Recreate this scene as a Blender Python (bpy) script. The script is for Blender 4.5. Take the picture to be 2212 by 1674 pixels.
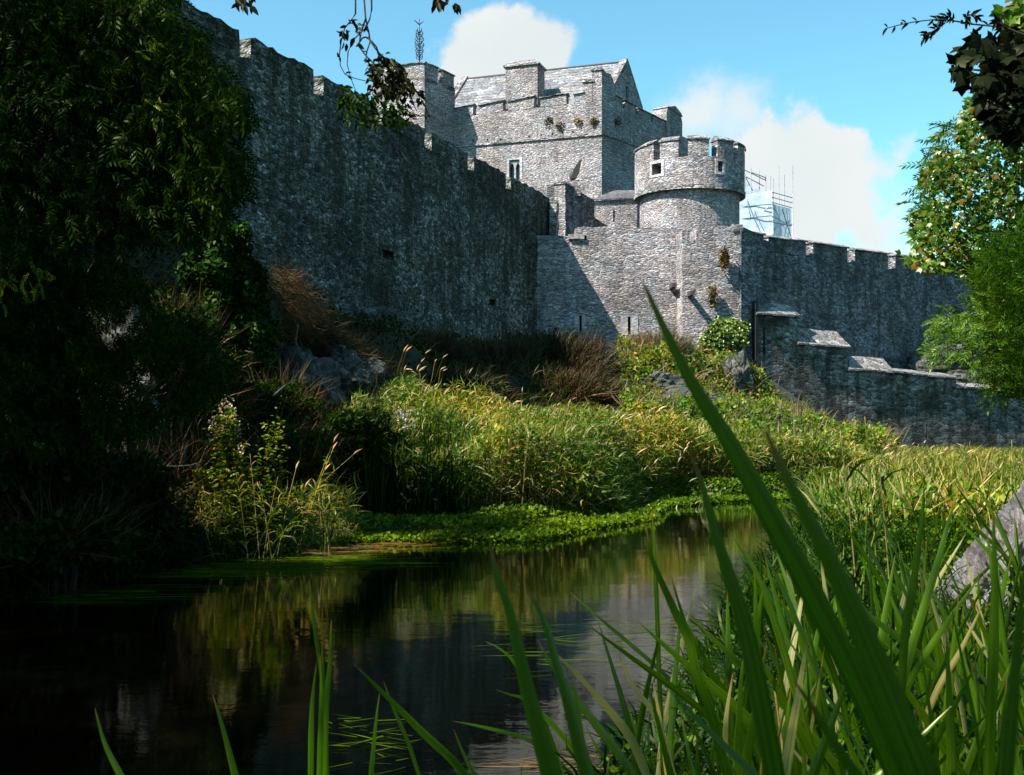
import bpy, bmesh, math, random
import numpy as np
from mathutils import Vector, Matrix, noise
from mathutils.geometry import tessellate_polygon
R = math.radians
random.seed(7); rng = np.random.default_rng(7)
S = bpy.context.scene
C = S.collection
for o in list(bpy.data.objects): bpy.data.objects.remove(o)

# ------------------------------------------------------------------ camera, sky, sun
FPX = 2372.0; CX = 1106.0; HY = 900.0; H = 1.8      # survey of the photo: focal length, centre, horizon, eye height above the water
cam_d = bpy.data.cameras.new('camera'); cam = bpy.data.objects.new('camera', cam_d); C.objects.link(cam)
cam.location = (0, 0, H); cam.rotation_euler = (R(90), 0, 0)
cam_d.sensor_width = 36; cam_d.lens = FPX/2212*36; cam_d.shift_y = (HY-837)/2212
cam_d.clip_start = 0.05; cam_d.clip_end = 6000
cam_d.dof.use_dof = True; cam_d.dof.focus_distance = 22; cam_d.dof.aperture_fstop = 13
S.camera = cam
SUN_H = Vector((-0.87, -0.493)); ELEV = R(49)
sd = bpy.data.lights.new('sun', 'SUN'); sun = bpy.data.objects.new('sun', sd); C.objects.link(sun)
sd.energy = 5.0; sd.angle = R(0.5); sd.color = (1.0, 0.93, 0.84)
to_sun = Vector((SUN_H.x*math.cos(ELEV), SUN_H.y*math.cos(ELEV), math.sin(ELEV))).normalized()
sun.rotation_euler = to_sun.to_track_quat('Z', 'Y').to_euler(); sun.location = (-30, -20, 40)
S.view_settings.view_transform = 'Standard'; S.view_settings.look = 'None'
S.view_settings.exposure = 1.5; S.view_settings.gamma = 1.0
S.cycles.max_bounces = 6; S.cycles.diffuse_bounces = 2; S.cycles.glossy_bounces = 3
S.cycles.transmission_bounces = 3; S.cycles.transparent_max_bounces = 6; S.cycles.caustics_reflective = False
S.cycles.use_adaptive_sampling = True

class NT:                                            # tiny node helper
    def __init__(s, tree): s.t = tree; s.n = tree.nodes; s.n.clear()
    def add(s, typ, ins=None, **kw):
        n = s.n.new(typ)
        for k, v in kw.items(): setattr(n, k, v)
        for k, v in (ins or {}).items():
            sock = n.inputs[k]
            if isinstance(v, bpy.types.NodeSocket): s.t.links.new(v, sock)
            else: sock.default_value = v
        return n
    def link(s, a, b): s.t.links.new(a, b)
    def math(s, op, a, b=0.0, c=None, clamp=False):
        n = s.add('ShaderNodeMath', operation=op); n.use_clamp = clamp
        for i, v in enumerate((a, b) if c is None else (a, b, c)):
            if isinstance(v, bpy.types.NodeSocket): s.link(v, n.inputs[i])
            else: n.inputs[i].default_value = v
        return n.outputs[0]
    def mix(s, f, a, b, blend='MIX'):
        n = s.add('ShaderNodeMix', data_type='RGBA', blend_type=blend)
        for i, v in ((0, f), (6, a), (7, b)):
            if isinstance(v, bpy.types.NodeSocket): s.link(v, n.inputs[i])
            else: n.inputs[i].default_value = v if i == 0 else (*v[:3], 1)
        return n.outputs[2]
    def ramp(s, f, stops):
        n = s.add('ShaderNodeValToRGB', {0: f}); e = n.color_ramp.elements
        while len(e) < len(stops): e.new(0.5)
        for q, (p, c) in zip(e, stops):
            q.position = p; q.color = (*c, 1) if len(c) == 3 else c
        return n.outputs[0]
    def smooth(s, v, a, b, c=0.0, d=1.0):
        n = s.add('ShaderNodeMapRange', {0: v, 1: a, 2: b, 3: c, 4: d}, interpolation_type='SMOOTHSTEP')
        return n.outputs[0]

W = bpy.data.worlds.new('World'); S.world = W; W.use_nodes = True
w = NT(W.node_tree)
sky = w.add('ShaderNodeTexSky', sky_type='NISHITA'); sky.sun_disc = False
sky.sun_elevation = ELEV; sky.sun_rotation = math.atan2(SUN_H.x, SUN_H.y); sky.altitude = 50
sky.air_density = 1.0; sky.dust_density = 0.6; sky.ozone_density = 2.0
tc = w.add('ShaderNodeTexCoord'); dirv = tc.outputs['Generated']
n1 = w.add('ShaderNodeTexNoise', {'Vector': dirv, 'Scale': 16.0, 'Detail': 9.0, 'Roughness': 0.58})
sub = w.add('ShaderNodeVectorMath', {0: n1.outputs['Color'], 1: (0.5, 0.5, 0.5)}, operation='SUBTRACT')
scl = w.add('ShaderNodeVectorMath', {0: sub.outputs[0]}, operation='SCALE'); scl.inputs['Scale'].default_value = 0.085
wd = w.add('ShaderNodeVectorMath', {0: dirv, 1: scl.outputs[0]}, operation='ADD').outputs[0]
def skydir(x, y):
    return Vector(((x-CX)/FPX, 1, (HY-y)/FPX)).normalized()
# cloud lobes: direction in the sky, inner and outer radius, density
lobes = [((1090, 95), .008, .050, .95), ((1045, 165), .02, .055, 1), ((1130, 165), .02, .052, 1), ((1170, 120), .0, .04, .8), ((1010, 130), 0, .04, .6),
         ((1000, 190), .0, .05, .8), ((1500, 245), .0, .075, .55), ((1590, 250), .0, .07, .5), ((1440, 290), .0, .06, .6),
         ((1660, 345), .01, .055, .95), ((1740, 360), .02, .062, 1), ((1810, 350), .01, .05, .95), ((1870, 365), .0, .045, .8),
         ((1700, 430), .02, .07, .95), ((1790, 460), .01, .085, .85), ((1880, 520), .0, .09, .7), ((1690, 520), .0, .08, .8), ((1930, 330), .0, .03, .5),
         ((600, 700), .02, .12, .9), ((200, 600), .02, .1, .9), ((2500, 500), .02, .15, .9)]
mask = None
for (p, r0, r1, den) in lobes:
    dist = w.add('ShaderNodeVectorMath', {0: wd, 1: skydir(*p)}, operation='DISTANCE').outputs['Value']
    m = w.smooth(dist, r0, r1, den, 0.0)
    mask = m if mask is None else w.math('MAXIMUM', mask, m)
n2 = w.add('ShaderNodeTexNoise', {'Vector': dirv, 'Scale': 22.0, 'Detail': 8.0, 'Roughness': 0.6})
mask = w.math('MULTIPLY', mask, w.smooth(n2.outputs[0], .25, .55, .55, 1.15), clamp=True)
mask = w.smooth(mask, .14, .74)
tint = w.mix(1.0, sky.outputs[0], (1.05, 1.72, 1.55), 'MULTIPLY')
n3 = w.add('ShaderNodeTexNoise', {'Vector': dirv, 'Scale': 7.0, 'Detail': 4.0})
cloudc = w.mix(n3.outputs[0], (4.4, 5.1, 5.4), (6.6, 6.6, 6.3))
bgc = w.mix(mask, tint, cloudc)
SKY = w.add('ShaderNodeBackground', {'Color': bgc, 'Strength': 0.054})
wo = w.add('ShaderNodeOutputWorld', {'Surface': SKY.outputs[0]})

# ------------------------------------------------------------------ helpers
def tag(o, label, cat=None, group=None, kind=None):
    if label: o['label'] = label
    if cat: o['category'] = cat
    if group: o['group'] = group
    if kind: o['kind'] = kind
    return o
def thing(name, label, cat, loc=(0, 0, 0), group=None):
    o = bpy.data.objects.new(name, None); C.objects.link(o); o.location = loc; o.empty_display_size = .3
    return tag(o, label, cat, group)
def mobj(name, me, mat, parent=None):
    if mat is not None: me.materials.append(mat)
    o = bpy.data.objects.new(name, me); C.objects.link(o)
    if parent is not None:
        o.parent = parent
        if parent.parent is None: o.location = -Vector(parent.location)   # meshes are in world coordinates
    return o
def P(x, y, D): return Vector(((x-CX)/FPX*D, D, H+(HY-y)/FPX*D))

class Plane:                                          # a vertical wall plane: origin (X, Y) and direction in plan
    def __init__(s, O, d, off=0.0):
        s.O = Vector(O); s.d = Vector(d).normalized(); s.n = Vector((s.d.y, -s.d.x))
        if s.n.y > 0: s.n = -s.n
        s.O = s.O + s.n*off
    def px(s, x, y):
        k = (x-CX)/FPX; u = (k*s.O.y-s.O.x)/(s.d.x-k*s.d.y); Y = s.O.y+u*s.d.y
        return (u, H+(HY-y)/FPX*Y)
    def w(s, u, z, back=0.0):
        p = s.O+s.d*u-s.n*back; return Vector((p.x, p.y, z))
    def off(s, o): q = Plane(s.O, s.d); q.O = s.O+s.n*o; return q
def at(x, D): return ((x-CX)/FPX*D, D)

def wall_uv(bm):
    uvl = bm.loops.layers.uv.verify(); bm.normal_update()
    for f in bm.faces:
        n = f.normal
        if abs(n.z) > .75: t = Vector((1, 0, 0)); v = Vector((0, 1, 0))
        else:
            t = Vector((-n.y, n.x, 0)).normalized(); v = Vector((0, 0, 1))
        for l in f.loops: l[uvl].uv = (l.vert.co.dot(t), l.vert.co.dot(v))
def bm_mesh(name, bm, smooth=False, uv=True):
    bmesh.ops.remove_doubles(bm, verts=bm.verts, dist=1e-5)
    bmesh.ops.recalc_face_normals(bm, faces=bm.faces)
    if uv: wall_uv(bm)
    me = bpy.data.meshes.new(name); bm.to_mesh(me); bm.free()
    if smooth: me.shade_smooth()
    return me
def rough(poly, step=.5, amp=.03, top_only=True):
    out = []; n = len(poly)
    for i in range(n):
        a = Vector(poly[i]); b = Vector(poly[(i+1) % n]); L = (b-a).length; k = max(1, int(L/step))
        zmin = min(p[1] for p in poly)
        for j in range(k):
            p = a.lerp(b, j/k)
            if p.y > zmin+.3: p = p+Vector((random.uniform(-amp, amp)*.6, random.uniform(-amp, amp)))
            out.append((p.x, p.y))
    return out
def prism_bm(bm, pl, outer, holes=(), thick=1.0, front=0.0, hole_depth=.5):
    loops = [outer]+list(holes)
    tris = tessellate_polygon([[Vector((u, z, 0)) for u, z in lp] for lp in loops])
    flat = [q for lp in loops for q in lp]
    for side, b in ((0, -front), (1, -front+thick)):
        if side == 1:
            vs = [bm.verts.new(pl.w(u, z, b)) for u, z in outer]
            for t in tessellate_polygon([[Vector((u, z, 0)) for u, z in outer]]):
                try: bm.faces.new([vs[i] for i in t])
                except ValueError: pass
        else:
            vs = [bm.verts.new(pl.w(u, z, b)) for u, z in flat]
            for t in tris:
                try: bm.faces.new([vs[i] for i in t])
                except ValueError: pass
    for k, lp in enumerate(loops):
        d = thick if k == 0 else hole_depth
        n = len(lp)
        A = [bm.verts.new(pl.w(u, z, -front)) for u, z in lp]; B = [bm.verts.new(pl.w(u, z, -front+d)) for u, z in lp]
        for i in range(n):
            try: bm.faces.new((A[i], A[(i+1) % n], B[(i+1) % n], B[i]))
            except ValueError: pass
        if k > 0: bm.faces.new(B)
    return bm
def prism(name, pl, outer, mat, parent, holes=(), thick=1.0, front=0.0, hole_depth=.5):
    bm = bmesh.new(); prism_bm(bm, pl, outer, holes, thick, front, hole_depth)
    return mobj(name, bm_mesh(name, bm), mat, parent)
def pxrect(pl, x0, x1, y0, y1):
    xm, ym = (x0+x1)/2, (y0+y1)/2
    u0 = pl.px(x0, ym)[0]; u1 = pl.px(x1, ym)[0]; z1 = pl.px(xm, y0)[1]; z0 = pl.px(xm, y1)[1]
    return [(u0, z0), (u1, z0), (u1, z1), (u0, z1)]
def box_bm(bm, pl, u0, u1, z0, z1, b0, b1):
    prism_bm(bm, pl, [(u0, z0), (u1, z0), (u1, z1), (u0, z1)], (), b1-b0, -b0)
def dark_backing(pl, parent, rect, mat, depth=.45, name='window'):
    bm = bmesh.new(); (u0, z0), (u1, _), (_, z1), _ = rect
    box_bm(bm, pl, u0-.02, u1+.02, z0-.02, z1+.02, depth-.03, depth+.05)
    return mobj(name, bm_mesh(name, bm), mat, parent)

def tubes_mesh(name, lines, seg=5):
    """lines: list of (points, radii)"""
    V = []; Fc = []
    for pts, rad in lines:
        n = len(pts); base = len(V)
        for i in range(n):
            a = pts[max(i-1, 0)]; b = pts[min(i+1, n-1)]; t = (b-a).normalized()
            ref = Vector((0, 0, 1)) if abs(t.z) < .9 else Vector((1, 0, 0))
            s1 = t.cross(ref).normalized(); s2 = t.cross(s1)
            for j in range(seg):
                an = 2*math.pi*j/seg; V.append(pts[i]+(s1*math.cos(an)+s2*math.sin(an))*rad[i])
        for i in range(n-1):
            for j in range(seg):
                j2 = (j+1) % seg
                Fc.append((base+i*seg+j, base+i*seg+j2, base+(i+1)*seg+j2, base+(i+1)*seg+j))
        Fc.append(tuple(base+(n-1)*seg+j for j in range(seg)))
    me = bpy.data.meshes.new(name); me.from_pydata([tuple(v) for v in V], [], Fc); me.shade_smooth(); return me
def curve_pts(ctrl, n=10):
    """Catmull-Rom through control points"""
    ctrl = [Vector(c) for c in ctrl]; P_ = [ctrl[0]*2-ctrl[1]]+ctrl+[ctrl[-1]*2-ctrl[-2]]; out = []
    m = len(ctrl)-1
    for i in range(m):
        p0, p1, p2, p3 = P_[i:i+4]; k = max(2, n//m)
        for j in range(k):
            t = j/k; out.append(.5*((2*p1)+(p2-p0)*t+(2*p0-5*p1+4*p2-p3)*t*t+(-p0+3*p1-3*p2+p3)*t**3))
    out.append(ctrl[-1]); return out

# instanced templates flattened into one mesh -------------------------------------------------
def unit(a): return a/np.maximum(np.linalg.norm(a, axis=-1, keepdims=True), 1e-9)
def frames(dirs, nrm):
    y = unit(dirs); x = unit(np.cross(y, nrm)); z = np.cross(x, y)
    return np.stack([x, y, z], axis=-1)               # columns: x side, y along, z normal
def scatter_mesh(name, tv, tf, pos, fr, scl, mat, parent=None, wid=None, obj=True):
    tv = np.asarray(tv, float); n = len(pos); m = len(tv)
    scl = np.broadcast_to(np.asarray(scl, float), (n,))
    sv = np.repeat(scl[:, None], 3, 1).copy()
    if wid is not None: sv[:, 0] *= wid
    loc = tv[None]*sv[:, None, :]
    vw = np.einsum('nij,nmj->nmi', fr, loc)+pos[:, None, :]
    me = bpy.data.meshes.new(name); me.vertices.add(n*m); me.vertices.foreach_set('co', vw.astype(np.float32).ravel())
    sizes = np.array([len(f) for f in tf]); flat = np.concatenate([np.array(f) for f in tf])
    loops = (flat[None]+(np.arange(n)*m)[:, None]).ravel()
    me.loops.add(len(loops)); me.loops.foreach_set('vertex_index', loops.astype(np.int32))
    starts = np.concatenate([[0], np.cumsum(np.tile(sizes, n))[:-1]])
    me.polygons.add(n*len(sizes)); me.polygons.foreach_set('loop_start', starts.astype(np.int32))
    me.update(calc_edges=True); me.validate()
    return mobj(name, me, mat, parent) if obj else me
def blade_tpl(k=4, bend=.35, w0=.5, w1=1.0, fold=0.0):
    V = []; F = []
    for i in range(k):
        t = i/(k-1); wd_ = (w0+(w1-w0)*min(1, t*2.5))*(1 if t < .5 else (1-((t-.5)/.5)**1.6))+.03
        y = math.sin(t*bend*1.3+1e-6)/(bend*1.3) if bend else t; z = -(1-math.cos(t*bend*1.3))/(bend*1.3) if bend else 0
        V += [(-wd_/2, y, z+fold*wd_), (wd_/2, y, z+fold*wd_)]
        if i: F.append((2*i-2, 2*i-1, 2*i+1, 2*i))
    return V, F
LEAF = ([(0, 0, 0), (-.5, .35, .10), (-.38, .7, .06), (0, 1, -.12), (.38, .7, .06), (.5, .35, .10), (0, .5, -.05)],
        [(0, 6, 1), (1, 6, 2), (2, 6, 3), (3, 6, 4), (4, 6, 5), (5, 6, 0)])
LEAF2 = ([(0, 0, 0), (-.5, .45, .08), (0, 1, -.1), (.5, .45, .08)], [(0, 3, 2, 1)])
def maple_tpl():
    pts = []; lob = [(-125, .45), (-62, .85), (0, 1.0), (62, .85), (125, .45)]
    for i, (a, r) in enumerate(lob):
        for da, rr in ((-24, .5*r+.12), (-9, .80*r), (0, r), (9, .80*r), (24, .5*r+.12)):
            an = R(a+da); pts.append((math.sin(an)*rr*.62, .35+math.cos(an)*rr*.62, -.12*rr*rr+random.uniform(-.02, .02)))
    V = [(0, .35, .03)]+pts; n = len(pts); F = [(0, i+2, i+1) for i in range(n-1)]+[(0, 1, n)]
    return V, F
MAPLE = maple_tpl()
def spray_tpl(pairs=5, ll=.30, lw=.10, droop=.5):
    V = []; F = []
    def leaflet(b, d, nrm, L, Wd):
        s = d.cross(nrm).normalized(); i = len(V)
        V.extend([b, b+d*L*.4-s*Wd/2, b+d*L*.75-s*Wd*.35, b+d*L-nrm*L*.12, b+d*L*.75+s*Wd*.35, b+d*L*.4+s*Wd/2])
        F.append((i, i+1, i+2, i+5)); F.append((i+2, i+3, i+4, i+5))
    def q(t): return Vector((0, math.sin(t*droop*1.5)/(droop*1.5), -(1-math.cos(t*droop*1.5))/(droop*1.5)))
    i0 = len(V)
    for j in range(4):
        t = j/3; c = q(t); V.extend([c+Vector((-.006, 0, 0)), c+Vector((.006, 0, 0))])
        if j: F.append((i0+2*j-2, i0+2*j-1, i0+2*j+1, i0+2*j))
    for p in range(pairs):
        t = .2+.75*p/(pairs-1) if pairs > 1 else .6; c = q(t); tang = (q(t+.02)-q(t-.02)).normalized()
        for sgn in (-1, 1):
            d = (tang*.75+Vector((sgn*.75, 0, random.uniform(-.25, .05)))).normalized()
            nrm = Vector((random.uniform(-.3, .3), random.uniform(-.2, .2), 1)).normalized()
            nrm = (nrm-d*nrm.dot(d)).normalized()
            leaflet(c, d, nrm, ll*(1-.25*abs(t-.5)), lw)
    leaflet(q(1), (q(1)-q(.95)).normalized(), Vector((0, .2, 1)).normalized(), ll, lw)
    return [tuple(v) for v in V], F
def rand_dir(n): return unit(rng.normal(size=(n, 3)))
def Aarr(l): return np.array([tuple(v) for v in l], float)
def in_poly(x, y, poly):
    ins = np.zeros(len(x), bool); n = len(poly); j = n-1
    for i in range(n):
        xi, yi = poly[i]; xj, yj = poly[j]
        c = ((yi > y) != (yj > y)) & (x < (xj-xi)*(y-yi)/(yj-yi+1e-12)+xi); ins ^= c; j = i
    return ins
def sample_poly(poly, n):
    poly = [tuple(p) for p in poly]; a = np.array(poly); out = []; tot = 0
    while tot < n:
        q = rng.uniform(a.min(0), a.max(0), (n*2, 2)); q = q[in_poly(q[:, 0], q[:, 1], poly)]; out.append(q); tot += len(q)
    return np.concatenate(out)[:n]
def px3(xy, D):
    return np.stack([(xy[:, 0]-CX)/FPX*D, D, H+(HY-xy[:, 1])/FPX*D], 1)

# ------------------------------------------------------------------ materials
def new_mat(name):
    m = bpy.data.materials.new(name); m.use_nodes = True; return m, NT(m.node_tree)
def stone_mat(name, cols, mortar, sx=.34, sz=.17, bump=.9, stain=None, stain_amt=.0, stain_scale=.5, rust=0.0, big=(.6, 1.25), dist=.05, lichen=.0, moss=0.0, speck=.5, contrast=1.0):
    m, n = new_mat(name)
    uv = n.add('ShaderNodeUVMap').outputs[0]
    wn = n.add('ShaderNodeTexNoise', {'Vector': uv, 'Scale': 1.3, 'Detail': 5.0})
    wv = n.add('ShaderNodeVectorMath', {0: wn.outputs['Color'], 1: (.5, .5, .5)}, operation='SUBTRACT').outputs[0]
    sc = n.add('ShaderNodeVectorMath', {0: wv}, operation='SCALE'); sc.inputs['Scale'].default_value = dist*6
    uvd = n.add('ShaderNodeVectorMath', {0: uv, 1: sc.outputs[0]}, operation='ADD').outputs[0]
    mp = n.add('ShaderNodeMapping', {'Vector': uvd, 'Scale': (1/sx, 1/sz, 1)}).outputs[0]
    ed = n.add('ShaderNodeTexVoronoi', {'Vector': mp, 'Scale': 1.0, 'Randomness': .85}, feature='DISTANCE_TO_EDGE', voronoi_dimensions='2D')
    ce = n.add('ShaderNodeTexVoronoi', {'Vector': mp, 'Scale': 1.0, 'Randomness': .85}, feature='F1', voronoi_dimensions='2D')
    mp2 = n.add('ShaderNodeMapping', {'Vector': uvd, 'Scale': (2.3/sx, 2.0/sz, 1)}).outputs[0]
    ce2 = n.add('ShaderNodeTexVoronoi', {'Vector': mp2, 'Scale': 1.0}, feature='F1', voronoi_dimensions='2D')
    sep = n.add('ShaderNodeSeparateColor', {0: ce.outputs['Color']})
    sep2 = n.add('ShaderNodeSeparateColor', {0: ce2.outputs['Color']})
    v = n.math('ADD', n.math('MULTIPLY', sep.outputs[0], 1-speck*.5), n.math('MULTIPLY', sep2.outputs[0], speck*.5))
    k = len(cols); stops = [(i/(k-1)*.9+.05, c) for i, c in enumerate(cols)]
    col = n.ramp(v, stops)
    fn = n.add('ShaderNodeTexNoise', {'Vector': uv, 'Scale': 14.0, 'Detail': 6.0, 'Roughness': .7})
    mf = n.add('ShaderNodeMapping', {'Vector': uvd, 'Scale': (7.5, 13.0, 1)}).outputs[0]
    ff = n.add('ShaderNodeTexNoise', {'Vector': mf, 'Scale': 1.0, 'Detail': 5.0, 'Roughness': .65})
    col = n.mix(1.0, col, n.ramp(ff.outputs[0], [(.30, (.16,)*3), (.43, (.6,)*3), (.55, (.98,)*3), (.70, (1.5,)*3)]), 'MULTIPLY')
    col = n.mix(1.0, col, n.ramp(fn.outputs[0], [(.28, (.6,)*3), (.5, (1.0,)*3), (.75, (1.35,)*3)]), 'MULTIPLY')
    joint = n.smooth(n.math('ADD', ed.outputs['Distance'], n.math('MULTIPLY', n.math('SUBTRACT', fn.outputs[0], .5), .35)), .0, .12, .55, 1)
    col = n.mix(joint, mortar, col)
    bn = n.add('ShaderNodeTexNoise', {'Vector': uv, 'Scale': stain_scale, 'Detail': 7.0, 'Roughness': .62})
    col = n.mix(1.0, col, n.ramp(bn.outputs[0], [(.3, (big[0],)*3), (.7, (big[1],)*3)]), 'MULTIPLY')
    hn = n.add('ShaderNodeTexNoise', {'Vector': uv, 'Scale': .9, 'Detail': 4.0, 'Roughness': .6})
    col = n.mix(1.0, col, n.ramp(hn.outputs[0], [(.35, (1.10, 1.0, .93)), (.5, (1.04, .98, 1.0)), (.65, (.95, 1.0, 1.05))]), 'MULTIPLY')
    if stain:
        ms = n.add('ShaderNodeMapping', {'Vector': uv, 'Scale': (1.1, .16, 1)}).outputs[0]
        st = n.add('ShaderNodeTexNoise', {'Vector': ms, 'Scale': 1.6, 'Detail': 6.0, 'Roughness': .6})
        st2 = n.add('ShaderNodeTexNoise', {'Vector': uv, 'Scale': .8, 'Detail': 6.0, 'Roughness': .7})
        f = n.smooth(n.math('ADD', n.math('MULTIPLY', st.outputs[0], .6), n.math('MULTIPLY', st2.outputs[0], .45)), .47, .62, 0, stain_amt)
        col = n.mix(f, col, stain)
    if rust:
        rn = n.add('ShaderNodeTexNoise', {'Vector': uv, 'Scale': 1.9, 'Detail': 6.0, 'Roughness': .75})
        col = n.mix(n.smooth(rn.outputs[0], .58, .72, 0, rust), col, (.30, .13, .07))
    if lichen:
        ln = n.add('ShaderNodeTexNoise', {'Vector': uv, 'Scale': 5.5, 'Detail': 5.0, 'Roughness': .7})
        col = n.mix(n.smooth(ln.outputs[0], .58, .68, 0, lichen), col, (.62, .62, .60))
    if moss:
        mn = n.add('ShaderNodeTexNoise', {'Vector': uv, 'Scale': 3.1, 'Detail': 6.0, 'Roughness': .75})
        col = n.mix(n.smooth(mn.outputs[0], .52, .66, 0, moss), col, (.035, .055, .018))
    hgt = n.math('ADD', n.math('MULTIPLY', n.smooth(ed.outputs['Distance'], 0, .28), .45), n.math('ADD', n.math('MULTIPLY', fn.outputs[0], .4), n.math('MULTIPLY', ff.outputs[0], 1.3)))
    hgt = n.math('ADD', hgt, n.math('MULTIPLY', sep.outputs[1], .7))
    hgt = n.math('ADD', hgt, n.math('MULTIPLY', sep2.outputs[1], .35))
    bp = n.add('ShaderNodeBump', {'Height': hgt, 'Strength': bump, 'Distance': .09})
    b = n.add('ShaderNodeBsdfPrincipled', {'Base Color': col, 'Roughness': .92, 'Normal': bp.outputs[0]})
    b.inputs['Specular IOR Level'].default_value = .15
    n.add('ShaderNodeOutputMaterial', {'Surface': b.outputs[0]}); return m
PAL = [(.18, .175, .18), (.29, .285, .295), (.38, .37, .38), (.48, .465, .47), (.64, .62, .61)]
M = {}
M['lit'] = stone_mat('grey_limestone', PAL, (.14, .13, .13), .26, .085, bump=.8, rust=.25, lichen=.35, stain=(.06, .055, .045), stain_amt=.35)
M['keep'] = stone_mat('keep_limestone', [(.24, .235, .24), (.34, .335, .345), (.42, .41, .42), (.50, .485, .49), (.64, .62, .61)], (.18, .17, .17), .25, .085, bump=.9, rust=.35, lichen=.4, stain=(.09, .08, .07), stain_amt=.3)
M['curtain'] = stone_mat('weathered_shaded_limestone', [(.015, .02, .012), (.05, .055, .04), (.115, .125, .105), (.20, .21, .20), (.40, .44, .47)], (.02, .02, .014), .19, .10, bump=1.0, stain=(.022, .025, .014), stain_amt=.8, moss=.6, big=(.22, 2.1), stain_scale=.24, lichen=.14, speck=.9)  # weathering and moss; stone tones also darkened for the wall's shade
M['stepped'] = stone_mat('dark_mortared_rubble', [(.035, .034, .027), (.10, .10, .088), (.20, .20, .185), (.36, .38, .38)], (.25, .25, .23), .30, .12, bump=.8, stain=(.02, .022, .016), stain_amt=.8, moss=.35, big=(.35, 1.6), stain_scale=.35)
M['rwall'] = stone_mat('shaded_blue_grey_rubble', [(.08, .085, .085), (.17, .18, .19), (.27, .29, .32), (.45, .49, .54)], (.07, .07, .07), .22, .10, bump=1.0, stain=(.035, .036, .028), stain_amt=.6, moss=.25, lichen=.15)  # darker, bluer stone: shade of the unlit faces is in the colour
M['cope'] = stone_mat('lichened_coping_stone', [(.12, .12, .12), (.22, .22, .22), (.34, .34, .33), (.52, .51, .49)], (.08, .08, .08), .38, .2, bump=.9, lichen=.35, rust=.25)
M['dress'] = stone_mat('dressed_stone', [(.36, .35, .35), (.42, .41, .41), (.5, .49, .48)], (.25, .24, .23), .8, .5, bump=.3)
M['slate'] = stone_mat('slate_roofing', [(.15, .16, .175), (.21, .225, .24), (.28, .295, .31), (.38, .38, .38)], (.07, .07, .08), .5, .30, bump=.7, lichen=.3, dist=.01, big=(.75, 1.15))
M['slate_dark'] = stone_mat('dark_slate_roofing', [(.09, .09, .10), (.13, .13, .145), (.18, .18, .2)], (.03, .03, .035), .5, .3, bump=.6, dist=.01)
def rock_mat():
    m, n = new_mat('limestone_rock'); co = n.add('ShaderNodeTexCoord').outputs['Object']
    a = n.add('ShaderNodeTexNoise', {'Vector': co, 'Scale': 1.6, 'Detail': 9.0, 'Roughness': .7})
    v = n.add('ShaderNodeTexVoronoi', {'Vector': co, 'Scale': 2.6}, feature='DISTANCE_TO_EDGE')
    c = n.ramp(a.outputs[0], [(.3, (.012, .014, .01)), (.48, (.05, .055, .048)), (.6, (.10, .11, .10)), (.8, (.34, .36, .36))])
    c = n.mix(n.smooth(v.outputs['Distance'], 0, .09), (.02, .02, .016), c)
    ms = n.add('ShaderNodeTexNoise', {'Vector': co, 'Scale': .9, 'Detail': 5.0})
    c = n.mix(n.smooth(ms.outputs[0], .5, .62, 0, .8), c, (.04, .055, .02))
    bp = n.add('ShaderNodeBump', {'Height': n.math('ADD', a.outputs[0], v.outputs['Distance']), 'Strength': 1.0, 'Distance': .25})
    b = n.add('ShaderNodeBsdfPrincipled', {'Base Color': c, 'Roughness': .9, 'Normal': bp.outputs[0]})
    n.add('ShaderNodeOutputMaterial', {'Surface': b.outputs[0]}); return m
M['rock'] = rock_mat()
def plain_mat(name, col, rough=.7, metal=0.0, noise_amt=.3, scale=8.0, bump=.2):
    m, n = new_mat(name); co = n.add('ShaderNodeTexCoord').outputs['Object']
    a = n.add('ShaderNodeTexNoise', {'Vector': co, 'Scale': scale, 'Detail': 6.0})
    c = n.mix(1.0, col, n.ramp(a.outputs[0], [(.3, (1-noise_amt,)*3), (.7, (1+noise_amt,)*3)]), 'MULTIPLY')
    bp = n.add('ShaderNodeBump', {'Height': a.outputs[0], 'Strength': bump, 'Distance': .02})
    b = n.add('ShaderNodeBsdfPrincipled', {'Base Color': c, 'Roughness': rough, 'Metallic': metal, 'Normal': bp.outputs[0]})
    n.add('ShaderNodeOutputMaterial', {'Surface': b.outputs[0]}); return m
M['dark'] = plain_mat('near_black_fill', (.012, .012, .014), .95)  # near-black colour stands in for the unlit window recess
M['glass'] = plain_mat('leaded_glass', (.03, .06, .08), .15, 0, .5, 14)
M['iron'] = plain_mat('rusted_iron', (.03, .03, .035), .6, .6)
M['steel'] = plain_mat('galvanised_tube', (.22, .26, .32), .45, .7)
M['timber'] = plain_mat('dark_weathered_timber', (.035, .028, .022), .9)
M['bronze'] = plain_mat('weathered_statue', (.035, .03, .028), .8)
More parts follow.
